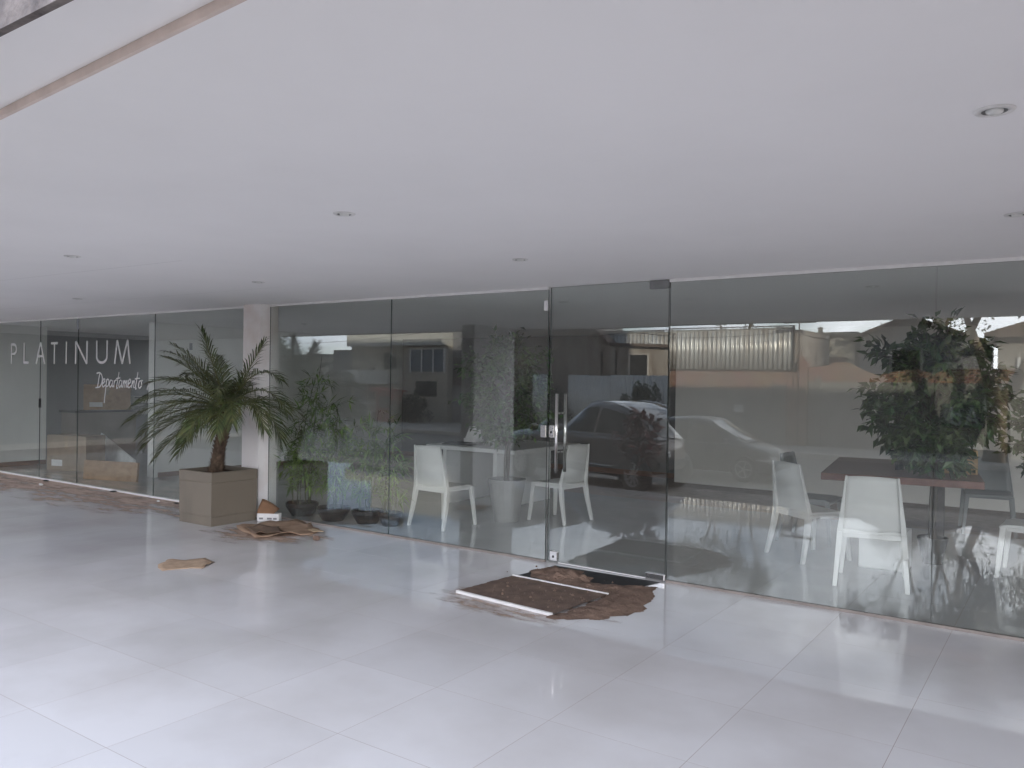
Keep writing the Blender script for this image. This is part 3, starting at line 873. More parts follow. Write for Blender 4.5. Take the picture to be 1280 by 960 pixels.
# ------------------------------------------------------------------ tables and what stands on them
t = thing('white_table', 'white laminate office table with thick top between two white chairs', 'table', (-6.1, 2.4, 0))
b = MB(); b.box(-6.85, -5.46, 1.89, 3.45, 0.715, 0.765); add('tabletop', b, WHITE_LAM, t, bevel=0.003)
for x in (-6.7, -5.9):
    b = MB(); b.box(x, x + 0.06, 2.05, 3.3, 0.0005, 0.7145); add('leg', b, WHITE_LAM, t, bevel=0.003)
t = thing('brown_table', 'dark brown wooden table with thick top behind the white chairs', 'table', (-1.42, 2.88, 0), R(8))
b = MB(); b.box(-0.665, 0.665, -0.95, 0.95, 0.715, 0.78)
o = link('tabletop', mesh('tabletop', b, BROWN_WOOD), None, 0.003); o.parent = t
for x, y in ((-.28, -.45), (.34, -.45), (-.28, .6), (.34, .6)):
    b = MB(); b.box(x - .035, x + .035, y - .035, y + .035, 0.0005, 0.7145)
    o = link('leg', mesh('leg', b, mat('dark_table_leg', (0.06, 0.045, 0.04), rough=0.5)), None, 0.003); o.parent = t
b = MB(); b.box(-0.23, 0.23, -0.12, 0.12, 0.0, 0.225)
o = tag(link('wooden_box', mesh('wooden_box', b, LIGHT_WOOD), None, 0.004), 'pale wooden box on the brown table behind the leaves', 'box')
o.location = (-0.98, 2.72, 0.7805); o.rotation_euler = (0, 0, R(9))
b = MB(); b.lathe([(0.0, 0.004), (0.038, 0.002), (0.043, 0.10), (0.040, 0.30), (0.036, 0.30), (0.039, 0.10), (0.034, 0.008), (0.0, 0.008)], 20)
o = tag(add('glass_vase', b, mat("smoky_glass", (0.05, 0.055, 0.06), rough=0.08), smooth=True), 'tall dark glass vase on the brown table left of the box', 'vase'); o.location = (-1.40, 2.62, 0.7805)
b = MB(); b.box(-0.19, 0.19, -0.15, 0.15, 0.0, 0.34)
o = tag(link('storage_box', mesh('storage_box', b, WHITE_LAM), None, 0.006), 'white storage box on the floor under the brown table', 'box'); o.location = (-1.36, 1.73, 0.0008)
for i, (x, y, z, r_) in enumerate(((-6.5, 2.2, .766, 8), (-6.48, 2.22, .782, 14))):
    b = MB(); b.box(-0.22, 0.22, -0.15, 0.15, 0, 0.013)
    o = tag(link('magazine', mesh('magazine', b, BLACK), None, 0.002), ['lower dark magazine of the pair on the white table', 'upper dark magazine of the pair on the white table'][i], 'magazine')
    o.location = (x, y, z); o.rotation_euler = (0, 0, R(r_))
b = MB(); b.frustum([(-.10, -.07, 0), (.10, -.07, 0), (.10, .07, 0), (-.10, .07, 0)], [(-.02, -.05, .20), (.07, -.05, .20), (.07, .05, .20), (-.02, .05, .20)])
b.box(-.097, .097, -.0745, -.0715, .012, .05)
o = tag(link('desk_holder', mesh('desk_holder', b, PAPER), None, 0.006), 'white slanted paper holder on the white table', 'holder'); o.location = (-6.42, 2.32, .796)

# ------------------------------------------------------------------ office on the left
t = thing('service_counter', 'dark counter along the grey wall of the left room', 'counter', (-15.9, 2.6, 0))
b = MB(); b.box(-16.19, -15.58, 1.85, 3.15, 0.86, 0.90); add('countertop', b, mat("counter_top", (0.10, 0.10, 0.105), rough=0.35), t)
b = MB(); b.box(-16.19, -15.64, 1.9, 3.10, 0.0005, 0.8595); add('base_cabinet', b, mat("counter_front", (0.30, 0.27, 0.25), rough=0.7, scale=2), t)
def carton(name, loc, rz, sx, sy, sz, label, m=CARD, open_top=False):
    t = thing(name, label, 'box', loc, rz)
    b = MB()
    b.box(-sx, sx, -sy, sy, 0, sz)
    o = link('box_body', mesh('box_body', b, m), None, 0.003); o.parent = t
    b = MB(); b.box(-0.03, 0.03, -sy - .0015, sy + .0015, sz + .0003, sz + .0015); b.box(-0.03, .03, -sy - .0016, -sy - .0004, sz * .6, sz + .0014)
    o = link('packing_tape', mesh('packing_tape', b, mat("parcel_tape", (0.36, 0.27, 0.18), rough=0.3)), None); o.parent = t
    b = MB(); b.box(-sx * .75, -sx * .2, -sy - .0022, -sy - .0006, sz * .12, sz * .30)
    o = link('box_print', mesh('box_print', b, PAPER)); o.parent = t
    return t
carton('cardboard_box', (-15.95, 2.68, 0.9005), R(60), 0.42, 0.2, 0.50, 'brown cardboard box standing on the counter in the left room')
carton('cardboard_box', (-13.75, 0.95, 0.0008), R(16), 0.42, 0.2, 0.58, 'tall brown carton on the floor of the left room by the white wall', m=mat("grey_carton", (0.33, 0.26, 0.20), rough=0.9, var=0.1, scale=5))
b = MB(); b.box(-0.50, 0.50, -0.02, 0.02, 0, 0.29)
o = tag(link('flat_carton', mesh('flat_carton', b, CARD), None, 0.003), 'long low cardboard panel standing on the floor just inside the glass', 'cardboard')
o.location = (-11.95, 0.545, 0.0008); o.rotation_euler = (R(-6), 0, R(17.5))
b = MB(); b.frustum([(-.95, 0, 0.0), (1.15, 0, 0.0), (1.1, 0, 0.22), (-.92, 0, 0.55)], [(-.95, .02, 0.0), (1.15, .02, 0.0), (1.1, .02, 0.22), (-.92, .02, 0.55)])
o = tag(add('leaning_board', b, mat("grey_board", (0.70, 0.71, 0.71), rough=0.7)), 'pale triangular board leaning behind the cardboard panel', 'board')
o.location = (-13.60, 1.48, 0.0008); o.rotation_euler = (R(-8), 0, R(-13))
for z, lab in ((1.02, 'upper white paper tray on the grey office wall'), (0.78, 'lower white paper tray on the grey office wall')):
    t = thing('paper_tray', lab, 'tray', (-16.185, 3.47, z), R(90))
    b = MB(); b.box(-.22, .22, -.16, -.001, 0, .14); o = link('tray_body', mesh('tray_body', b, WHITE_PL), None, 0.006); o.parent = t
    b = MB(); b.box(-.18, .18, -.165, -.1605, .095, .125); o = link('tray_slot', mesh('tray_slot', b, GREY_PL)); o.parent = t

# ------------------------------------------------------------------ planter and palm
t = thing('square_planter', 'square taupe planter box holding the palm beside the pillar', 'planter', (-7.79, -0.52, 0))
S = 0.29
b = MB()
prof = [(S - .004, 0.0008), (S - .004, 0.095), (S - .007, 0.099), (S, 0.104), (S, 0.455), (S - .004, 0.459), (S + .003, 0.464), (S + .003, 0.568), (S - .002, 0.573), (S - .022, 0.573), (S - .024, 0.50)]
for i in range(len(prof) - 1):
    (a, za), (c_, zc) = prof[i], prof[i + 1]
    for k in range(4):
        q = [(-1, -1), (1, -1), (1, 1), (-1, 1)]
        p0, p1 = q[k], q[(k + 1) % 4]
        b.quad((p0[0] * a - 7.79, p0[1] * a - .52, za), (p1[0] * a - 7.79, p1[1] * a - .52, za), (p1[0] * c_ - 7.79, p1[1] * c_ - .52, zc), (p0[0] * c_ - 7.79, p0[1] * c_ - .52, zc))
add('planter_box', b, PLANTER, t)
b = MB()
b.grid(lambda u, v: (-7.79 + (u - .5) * .54, -.52 + (v - .5) * .54, .525 + .02 * fbm(u * 6, v * 6)), 14, 14)
add('soil', b, SOIL, t, smooth=True)

palm = thing('potted_palm', 'pygmy date palm with arching green fronds in the square planter', 'palm', (-7.83, -0.52, 0.52))
tp = [(-7.84, -.52, .50), (-7.815, -.52, .62), (-7.78, -.52, .80), (-7.72, -.52, .98), (-7.665, -.52, 1.14), (-7.645, -.52, 1.27)]
b = MB(); b.tube(tp, [.085, .068, .062, .064, .074, .05], 12)
tr_o = add('trunk', b, PALM_T, palm, smooth=True)
b = MB()
for i in range(330):
    f = i / 330.0
    s = f * 4.9; k = int(min(4, s)); u = s - k
    c_ = Vector(tp[k]).lerp(Vector(tp[k + 1]), u)
    rr = [.085, .068, .062, .064, .074, .05]
    r_ = rr[k] + (rr[k + 1] - rr[k]) * u
    a = i * 2.39996
    o_ = Vector((math.cos(a), math.sin(a), 0)); sd = Vector((-math.sin(a), math.cos(a), 0))
    base = c_ + o_ * (r_ - .012)
    tip = c_ + o_ * (r_ + random.uniform(.012, .030)) + Vector((0, 0, random.uniform(.02, .05)))
    w = .017
    b.frustum([tuple(base - sd * w), tuple(base + sd * w), tuple(base + Vector((0, 0, -.02)))], [tuple(tip - sd * w * .4), tuple(tip + sd * w * .4), tuple(tip - o_ * .01 + Vector((0, 0, -.008)))])
s_ = add('leaf_base', b, PALM_T, palm); s_['kind'] = 'stuff'

def frond(base, az, el, length, droop, nl=36, leaf=.25, seed=0):
    rnd = random.Random(seed)
    b = MB()
    d0 = Vector((math.cos(az) * math.cos(el), math.sin(az) * math.cos(el), math.sin(el)))
    pts = [Vector(base)]; d = d0.copy(); n = 12
    for i in range(n):
        pts.append(pts[-1] + d * length / n)
        d = (d + Vector((0, 0, -droop / n * (0.5 + 1.1 * i / n)))).normalized()
    b.tube(pts, [.009 * (1 - .8 * i / n) for i in range(n + 1)], 5, mi=1)
    side0 = d0.cross(Vector((0, 0, 1))).normalized()
    for k in range(nl):
        f = 0.14 + 0.86 * (k + .5) / nl
        s = f * n; i = min(n - 1, int(s)); u = s - i
        c_ = pts[i].lerp(pts[i + 1], u)
        tg = (pts[i + 1] - pts[i]).normalized()
        side = tg.cross(Vector((0, 0, 1)))
        side = side.normalized() if side.length > .15 else side0
        up_ = side.cross(tg)
        ll = leaf * (0.45 + 0.75 * math.sin(PI * min(1, .12 + f * .86))) * rnd.uniform(.85, 1.1)
        for sgn in (-1, 1):
            dirv = (side * sgn * (0.80 - .35 * f) + tg * (0.55 + .5 * f) + up_ * rnd.uniform(.02, .30)).normalized()
            mid = c_ + dirv * ll * .5 + Vector((0, 0, -.006))
            tip = c_ + dirv * ll + Vector((0, 0, -ll * rnd.uniform(.16, .46)))
            wv = (tg - dirv * tg.dot(dirv)).normalized() * (.0068)
            a = len(b.v)
            b.v += [tuple(c_ - wv * .6), tuple(c_ + wv * .6), tuple(mid + wv), tuple(mid - wv), tuple(tip)]
            b.f += [(a, a + 1, a + 2, a + 3), (a + 3, a + 2, a + 4)]; b.m += [0, 0]
    return b
CB = (-7.645, -.52, 1.25)
rp = random.Random(11)
# azimuth (deg, 180 = towards the left end of the facade), elevation, length, droop
FR = [(205, 38, 1.0, 1.15), (188, 24, 1.25, 1.0), (172, 40, 1.1, 1.1), (215, 14, 1.15, 1.1), (196, 2, 1.22, 1.05), (180, -6, 1.1, .95), (222, -10, 1.0, 1.0),
      (232, 30, .95, 1.2), (245, 52, .85, 1.0), (202, 58, .98, .9), (160, 58, .9, .8), (150, 20, .95, 1.1), (262, 22, .8, 1.3), (278, 45, .75, 1.1),
      (22, 60, .86, .25), (5, 38, 1.0, 2.1), (-12, 30, 1.02, 2.3), (-32, 32, .9, 2.0), (-50, 40, .85, 1.7), (312, 12, .8, 1.6), (292, 8, .75, 1.4),
      (40, 28, .85, 1.5), (110, 45, .8, 1.0), (130, 28, .85, 1.1), (60, 18, .65, 1.4), (205, 74, .92, .35),
      (186, 50, 1.12, .9), (208, -20, .95, .9), (240, -2, .9, 1.1), (192, -26, .85, .7), (172, 10, 1.2, 1.05), (-4, 52, 1.0, 1.9), (14, 20, .9, 2.2)]
for i, (az, el, ln, dr) in enumerate(FR):
    az += rp.uniform(-6, 6); el += rp.uniform(-4, 4)
    bb = Vector(CB) + Vector((math.cos(R(az)), math.sin(R(az)), 0)) * .025
    add('frond', frond(bb, R(az), R(el), ln, dr, seed=i), [PALM_G, PALM_RIB], palm)

# ------------------------------------------------------------------ leafy plants
def leaf_quad(b, c, d, nrm, ln, wd, mi=0):
    """folded pointed leaf, four triangles"""
    d = d.normalized(); s = d.cross(nrm)
    s = s.normalized() if s.length > 1e-4 else d.orthogonal().normalized()
    n = s.cross(d)
    m1 = c + d * ln * .42
    a = len(b.v)
    b.v += [tuple(c), tuple(m1 + s * wd / 2 + n * wd * .14), tuple(m1 - s * wd / 2 + n * wd * .14), tuple(m1), tuple(c + d * ln - n * ln * .10)]
    b.f += [(a, a + 1, a + 3), (a, a + 3, a + 2), (a + 3, a + 1, a + 4), (a + 2, a + 3, a + 4)]; b.m += [mi] * 4

def rvec(rnd):
    while True:
        v = Vector((rnd.uniform(-1, 1), rnd.uniform(-1, 1), rnd.uniform(-1, 1)))
        if 0.05 < v.length < 1: return v.normalized()

def ficus(name, label, loc, z0, z1, rad, nbranch, leafl, seed, lm=FICUS_L, pot=None, cat='plant', stems=3, bark=FICUS_B, per=26, group=None, trunk_r=.016, gaps=.5):
    rnd = random.Random(seed)
    t = thing(name, label, cat, loc, group=group)
    x, y, z = loc
    tb = MB(); fb = MB()
    for k in range(stems):
        ph = k * 2 * PI / stems
        pts = []
        for i in range(12):
            f = i / 11
            a = ph + f * 5
            pts.append((x + math.cos(a) * .022 * stems / 3, y + math.sin(a) * .022 * stems / 3, z + f * (z0 + (z1 - z0) * .55)))
        tb.tube(pts, trunk_r, 7)
    top = Vector((x, y, z + z0))
    hc = (z1 - z0)
    for i in range(nbranch):
        f = (i + .5) / nbranch
        zz = z0 + hc * (.05 + .80 * f)
        a = i * 2.4 + rnd.uniform(-.4, .4)
        rr = rad * math.sqrt(max(.05, 1 - (2 * f - .95) ** 2)) * rnd.uniform(.65, 1.08)
        st = Vector((x, y, z + min(zz * .9, z0 + hc * .5)))
        en = Vector((x + math.cos(a) * rr, y + math.sin(a) * rr, z + zz + hc * rnd.uniform(.0, .13)))
        md = st.lerp(en, .5) + Vector((0, 0, hc * .06))
        tb.tube([st, md, en], [.007, .005, .002], 5)
        for q in range(per):
            u = rnd.uniform(.25, 1.03)
            c = (st.lerp(md, u * 2) if u < .5 else md.lerp(en, u * 2 - 1)) + rvec(rnd) * rad * rnd.uniform(.02, .20)
            d = (en - st).normalized() * .7 + rvec(rnd) * .8 + Vector((0, 0, -.55))
            leaf_quad(fb, c, d, (Vector((0, 0, 1)) + rvec(rnd) * .7), leafl * rnd.uniform(.7, 1.2), leafl * rnd.uniform(.42, .58))
    add('trunk', tb, bark, t, smooth=True)
    f_ = add('foliage', fb, lm, t); f_['kind'] = 'stuff'
    if pot:
        r_, h_, m = pot
        b = MB(); b.lathe([(0, .001), (r_ * .62, .001), (r_, h_), (r_ * .93, h_), (r_ * .9, h_ - .05), (0, h_ - .05)], 28, (x, y, z))
        add('pot', b, m, t, smooth=False, bevel=.002)
    return t
ficus('ficus_tree', 'large dark leafy ficus in front of the brown table', (-1.04, 2.15, 0.0008), .78, 2.24, .64, 48, .118, 3, per=110, pot=(.13, .24, BLACK_POT))
ficus('ficus_tree', 'leafy ficus cut by the right edge of the picture', (-0.12, 3.15, 0.0008), .62, 1.55, .46, 26, .10, 4, per=85, pot=(.14, .28, BLACK_POT))
ficus('ficus_tree', 'tall ficus in a pale conical pot beside the white table', (-5.30, 1.50, 0.0008), .78, 2.28, .62, 36, .085, 5, per=80, pot=(.22, .48, WHITE_POT))
ficus('copper_shrub', 'small copper-red leafed shrub standing at the street edge of the porch', (-5.88, -5.35, -.349), .70, 1.60, .40, 18, .17, 6, lm=RED_L, stems=1, per=15, cat='shrub')

def bamboo(label, loc, hts, seed, potr=.17, dense=1.0):
    rnd = random.Random(seed)
    x, y, z = loc
    t = thing('bamboo_plant', label, 'plant', loc, group='bamboo plants in black bowls')
    b = MB(); b.lathe([(0, .002), (potr * .62, .001), (potr * .98, .11), (potr, .15), (potr * .93, .15), (potr * .90, .115), (0, .12)], 26, loc)
    add('pot', b, BLACK_POT, t, smooth=False)
    sb, lb = MB(), MB()
    for k, hgt in enumerate(hts):
        a = rnd.uniform(0, 2 * PI); r0 = potr * .6 * math.sqrt(rnd.random())
        p = Vector((x + math.cos(a) * r0, y + math.sin(a) * r0, z + .11))
        lean = Vector((rnd.uniform(-.16, .16), rnd.uniform(-.06, .16), 0))
        pts = [p + lean * f * f * hgt + Vector((0, 0, hgt * f)) for f in (0, .25, .5, .75, 1)]
        sb.tube(pts, [.007, .0065, .0055, .004, .002], 6)
        nn = int(hgt * 26 * dense)
        for i in range(nn):
            f = rnd.uniform(.22, 1.0)
            c = p + lean * f * f * hgt + Vector((0, 0, hgt * f))
            aa = rnd.uniform(0, 2 * PI)
            tw = Vector((math.cos(aa), math.sin(aa), rnd.uniform(.1, .6))).normalized() * rnd.uniform(.05, .16)
            e = c + tw
            sb.tube([c, e], [.002, .001], 4)
            for q in range(5):
                d = tw.normalized() * .7 + rvec(rnd) * .7 + Vector((0, 0, -.25))
                leaf_quad(lb, e, d, Vector((0, 0, 1)) + rvec(rnd) * .4, rnd.uniform(.10, .19), rnd.uniform(.017, .027))
    add('culms', sb, BAMBOO_S, t, smooth=True)
    f_ = add('foliage', lb, BAMBOO_L, t); f_['kind'] = 'stuff'
bamboo('tallest bamboo in a black bowl right beside the pillar', (-7.36, .30, .0008), [1.75, 1.5, 1.2, 1.0, .8, .9, .7, .6], 21, .19)
bamboo('bamboo in a black bowl, second from the pillar', (-6.84, .30, .0008), [1.2, 1.05, .9, .8, .65, .5], 22, .19)
bamboo('bamboo in a black bowl, third from the pillar', (-6.40, .40, .0008), [1.15, .95, .8, .7, .6, .45], 23, .18)
bamboo('bamboo in a low black bowl beside the white chair leg', (-6.10, .60 - .16, .0008), [.95, .85, .7, .6, .5], 24, .13)

# ------------------------------------------------------------------ door mat, mud and litter outside
t = thing('door_mat', 'muddy brown entrance mat with white metal edging strips before the door', 'mat', (-3.3, -.7, 0))
A_, B_, C_, D_ = Vector((-3.80, -1.27, 0)), Vector((-2.90, -1.35, 0)), Vector((-2.84, -.66, 0)), Vector((-3.74, -.62, 0))
b = MB(); b.grid(lambda u, v: tuple((A_.lerp(B_, u)).lerp(D_.lerp(C_, u), v) + Vector((0, 0, .013 + .004 * fbm(u * 9, v * 9)))), 30, 24)
b.quad(tuple(A_), tuple(B_), tuple(B_ + Vector((0, 0, .012))), tuple(A_ + Vector((0, 0, .012))))
add('mat_surface', b, MAT_RIB, t, smooth=True)
def strip(a, c, w, z0, z1):
    d = (c - a).normalized(); n = Vector((-d.y, d.x, 0)) * w / 2
    q = [a + n, a - n, c - n, c + n]
    m_ = MB(); m_.frustum([(v.x, v.y, z0) for v in q], [(v.x, v.y, z1) for v in q]); return m_
add('edge_strip', strip(A_ + Vector((.01, -.012, 0)), B_ + Vector((0, -.012, 0)), .024, .0008, .022), WHITE_AL, t, bevel=.002)
add('edge_strip', strip(D_, C_, .015, .012, .022), WHITE_AL, t, bevel=.002)
b = MB(); b.poly([(-3.74, -.60, .003), (-2.86, -.64, .003), (-2.70, -.04, .003), (-3.68, -.06, .003)])
add('mat_pit', b, PIT, t)
# mud heaps: a sheet whose border is ragged, thick in the middle
def mud_sheet(name, outline, label, m, h=.03, n=46, kind='stuff', rag=.07, parent=None, sc=5.0):
    xs = [p[0] for p in outline]; ys = [p[1] for p in outline]
    x0, x1, y0, y1 = min(xs), max(xs), min(ys), max(ys)
    def sd(px, py):
        best = 1e9; ins = False; k = len(outline)
        for i in range(k):
            (ax, ay), (bx, by) = outline[i], outline[(i + 1) % k]
            tt = max(0, min(1, ((px - ax) * (bx - ax) + (py - ay) * (by - ay)) / max(1e-9, (bx - ax) ** 2 + (by - ay) ** 2)))
            best = min(best, math.hypot(px - ax - tt * (bx - ax), py - ay - tt * (by - ay)))
            if (ay > py) != (by > py) and px < (bx - ax) * (py - ay) / (by - ay) + ax: ins = not ins
        return best if ins else -best
    b = MB(); idx = {}; N_ = n
    def dist(x, y): return sd(x, y) + rag * fbm(x * sc, y * sc, 3.3)
    for j in range(N_ + 1):
        for i in range(N_ + 1):
            x, y = x0 - .05 + (x1 - x0 + .1) * i / N_, y0 - .05 + (y1 - y0 + .1) * j / N_
            dd = dist(x, y)
            if dd > -.012:
                idx[i, j] = len(b.v)
                z = .0015 + max(0, min(1, dd / .12)) * h * (.55 + .9 * abs(fbm(x * 7, y * 7, 1.2)))
                b.v.append((x, y, z))
    for j in range(N_):
        for i in range(N_):
            q = [idx.get(k) for k in ((i, j), (i + 1, j), (i + 1, j + 1), (i, j + 1))]
            q = [v for v in q if v is not None]
            if len(q) >= 3: b.f.append(tuple(q)); b.m.append(0)
    o = add(name, b, m, parent, smooth=True)
    if label: tag(o, label, 'mud', kind=kind)
    return o
mud_sheet('mud', [(-2.92, -1.40), (-2.72, -1.34), (-2.50, -1.05), (-2.48, -.8), (-2.60, -.40), (-2.66, -.20), (-2.85, -.28), (-3.1, -.40), (-3.25, -.34), (-3.35, -.10), (-3.60, -.10), (-3.72, -.30), (-3.60, -.52), (-3.30, -.60), (-3.02, -.66), (-2.86, -.74), (-2.88, -1.2)],
          'reddish brown mud spread over the porch tiles right of the mat', MUD, h=.028, n=90, rag=.06)

mud_sheet('mud', [(-3.72, -.36), (-3.50, -.52), (-3.20, -.50), (-3.12, -.36), (-3.30, -.22), (-3.52, -.14), (-3.66, -.16)],
          'clumpy mud heap in the mat pit next to the door lock', MUD, h=.06, n=50, rag=.06, sc=9.0)
cm = MB()
rc = random.Random(77)
for i in range(130):
    u, v = rc.random(), rc.random() ** 1.3
    c_ = Vector((-3.70 + 1.05 * u + rc.gauss(0, .06), -.30 - .95 * v + rc.gauss(0, .04), .016))
    r_ = rc.uniform(.0025, .0075) * (1.6 if i % 9 == 0 else 1)
    n0 = len(cm.v)
    cm.lathe([(0, -r_ * .6), (r_ * .9, -r_ * .2), (r_, r_ * .3), (r_ * .5, r_ * .8), (0, r_ * .9)], 6, tuple(c_))
    for k in range(n0, len(cm.v)):
        d_ = Vector(cm.v[k]) - c_
        cm.v[k] = tuple(c_ + d_ * (1 + .5 * fbm(d_.x * 120 + i, d_.y * 120, d_.z * 120)))
tag(add('mud_crumbs', cm, MUD), 'dry mud crumbs scattered over the door mat', 'mud', kind='stuff')

def dirt_film(name, outline_fn, nx, ny, x0, x1, y0, y1, m, label, z=.0012):
    b = MB()
    b.grid(lambda u, v: (x0 + (x1 - x0) * u, y0 + (y1 - y0) * v, z), nx, ny)
    me = mesh(name, b, m)
    at = me.attributes.new('edge_fade', 'FLOAT', 'POINT')
    at.data.foreach_set('value', [outline_fn((v[0] - x0) / (x1 - x0), (v[1] - y0) / (y1 - y0)) for v in b.v])
    o = link(name, me)
    return tag(o, label, 'dirt', kind='stuff')
dirt_film('dust', lambda u, v: (0.30 * v ** .7 - .13) - max(0, u - .80) * .5, 40, 12, -17.0, -7.95, -1.15, -.035, DUST, 'brown dust strewn along the sill of the left glass wing')
dirt_film('dirt', lambda u, v: .22 - 1.3 * ((u - .5) ** 2 + (v - .5) ** 2), 24, 24, -7.55, -5.95, -1.25, -.08, DUST2, 'brown dirt on the tiles round the flattened cardboard')
dirt_film('dirt', lambda u, v: .16 - 1.0 * ((u - .5) ** 2 + (v - .5) ** 2), 24, 24, -4.1, -2.45, -1.62, -1.0, DUST2, 'thin mud smears along the front of the door mat', .0011)

def card_sheet(name, pts, label, z, m, curl=.03, seed=0, th=.005):
    cx = sum(p[0] for p in pts) / len(pts); cy_ = sum(p[1] for p in pts) / len(pts)
    rnd = random.Random(seed)
    ring = []
    n = len(pts)
    for i in range(n):
        a, c_ = pts[i], pts[(i + 1) % n]
        for k in range(5):
            f = k / 5
            ring.append((a[0] + (c_[0] - a[0]) * f + rnd.uniform(-.012, .012), a[1] + (c_[1] - a[1]) * f + rnd.uniform(-.012, .012)))
    b = MB(); K = len(ring); rows = 5
    for r_ in range(rows + 1):
        f = r_ / rows
        for (x, y) in ring:
            X, Y = cx + (x - cx) * f, cy_ + (y - cy_) * f
            zz = z + curl * f ** 3 * max(0, fbm(x * 2.3 + seed, y * 2.3)) * 2 + .004 * fbm(X * 8, Y * 8, seed)
            b.v.append((X, Y, max(z, zz)))
    for r_ in range(rows):
        for k in range(K):
            j = (k + 1) % K
            if r_ == 0: b.f.append((k, K + k, K + j)); b.m.append(0)
            else: b.f.append((r_ * K + k, (r_ + 1) * K + k, (r_ + 1) * K + j, r_ * K + j)); b.m.append(0)
    me = mesh(name, b, m, True)
    bm = bmesh.new(); bm.from_mesh(me); bmesh.ops.remove_doubles(bm, verts=bm.verts, dist=1e-5); bmesh.ops.recalc_face_normals(bm, faces=bm.faces); bm.to_mesh(me); bm.free()
    o = link(name, me)
    s = o.modifiers.new('thick', 'SOLIDIFY'); s.thickness = th; s.offset = 1
    return tag(o, label, 'cardboard')
card_sheet('flattened_cardboard', [(-7.22, -.72), (-6.62, -.92), (-6.35, -.42), (-6.45, -.22), (-6.95, -.05), (-7.25, -.25)], 'large torn flattened cardboard lying on the tiles beside the planter', .008, CARD_D, .05, 2)
card_sheet('cardboard_scrap', [(-7.02, -.74), (-6.68, -.88), (-6.60, -.60), (-6.85, -.46)], 'dark torn cardboard flap on top of the flattened cardboard', .032, mat("wet_cardboard", (0.20, 0.135, 0.095), rough=0.95, scale=8), .06, 5)
card_sheet('cardboard_scrap', [(-6.50, -.36), (-6.36, -.42), (-6.30, -.33), (-6.44, -.28)], 'small pale scrap on the flattened cardboard edge', .030, mat("pale_scrap", (0.55, 0.42, 0.28), rough=0.9), .02, 6)
card_sheet('cardboard_scrap', [(-6.30, -2.16), (-6.10, -2.24), (-6.02, -2.06), (-5.93, -1.99), (-6.04, -1.80), (-6.26, -1.74), (-6.30, -1.90), (-6.46, -1.95)], 'small tan torn cardboard scrap alone on the tiles', .0015, mat("tan_scrap", (0.50, 0.36, 0.25), rough=0.9, scale=14), .02, 8, .003)
b = MB()
b.lathe([(0, 0), (.03, .004), (.036, .02), (.025, .04), (0, .046)], 9)
for i, v in enumerate(b.v): b.v[i] = tuple(Vector(v) * (1 + .3 * fbm(v[0] * 30, v[1] * 30, v[2] * 30)))
o = tag(add('mud_lump', b, MUD), 'small dark lump of mud on the tiles right of the cardboard', 'mud'); o.location = (-6.10, -.60, .0012)
t = thing('white_carton', 'low white carton with grey print leaning at the foot of the pillar', 'box', (-7.33, -.19, .0008), R(30))
b = MB(); b.box(-.125, .125, -.04, .04, 0, .088); o = link('box_body', mesh('box_body', b, PAPER), None, .003); o.parent = t
b = MB()
for x0_, x1_ in ((-.10, -.055), (-.01, .045), (.06, .10)):
    b.box(x0_, x1_, -.0415, -.0403, .022, .042)
o = link('box_print', mesh('box_print', b, INK)); o.parent = t
b = MB(); b.grid(lambda u, v: (-.13 + .20 * u + .01 * v, -.0395 + .05 * v * v + .09 * v, .088 + .14 * v * (1 - .75 * u ** 1.5)), 8, 6)
o = link('box_flap', mesh('box_flap', b, mat("brown_flap", (0.27, 0.15, 0.085), rough=0.9), True)); o.parent = t
o.modifiers.new('thick', 'SOLIDIFY').thickness = .004
# bits of litter on the dusty strip
for i, (x, y, m_, lab, s_) in enumerate(((-12.1, -.38, PAPER, 'crumpled white paper ball on the dusty strip by the glass', .035), (-12.55, -.10, BLACK, 'dark scrap by the sill of the left glass, farther one', .05),
                                         (-10.75, -.07, BLACK, 'dark scrap by the sill of the left glass, nearer one', .05), (-9.5, -.18, PAPER, 'tiny white scrap on the dusty strip near the planter', .022), (-9.2, -.12, BLACK, 'dark twig scrap on the dusty strip near the planter', .04))):
    b = MB(); b.lathe([(0, 0), (.7, .06), (1, .35), (.6, .75), (0, .85)], 8)
    for k, v in enumerate(b.v): b.v[k] = tuple(Vector((v[0] * 1.4, v[1] * .8, v[2] * (.35 if m_ is BLACK else 1))) * s_ * (1 + .5 * fbm(v[0] * 3 + i, v[1] * 3, v[2] * 3)))
    o = tag(add('litter_scrap', b, m_), lab, 'litter'); o.location = (x, y, .002)

# ------------------------------------------------------------------ cars
def lerp_t(tab, x):
    if x <= tab[0][0]: return tab[0][1:]
    for a, c_ in zip(tab, tab[1:]):
        if x <= c_[0]:
            f = (x - a[0]) / (c_[0] - a[0])
            return tuple(p + (q - p) * f for p, q in zip(a[1:], c_[1:]))
    return tab[-1][1:]

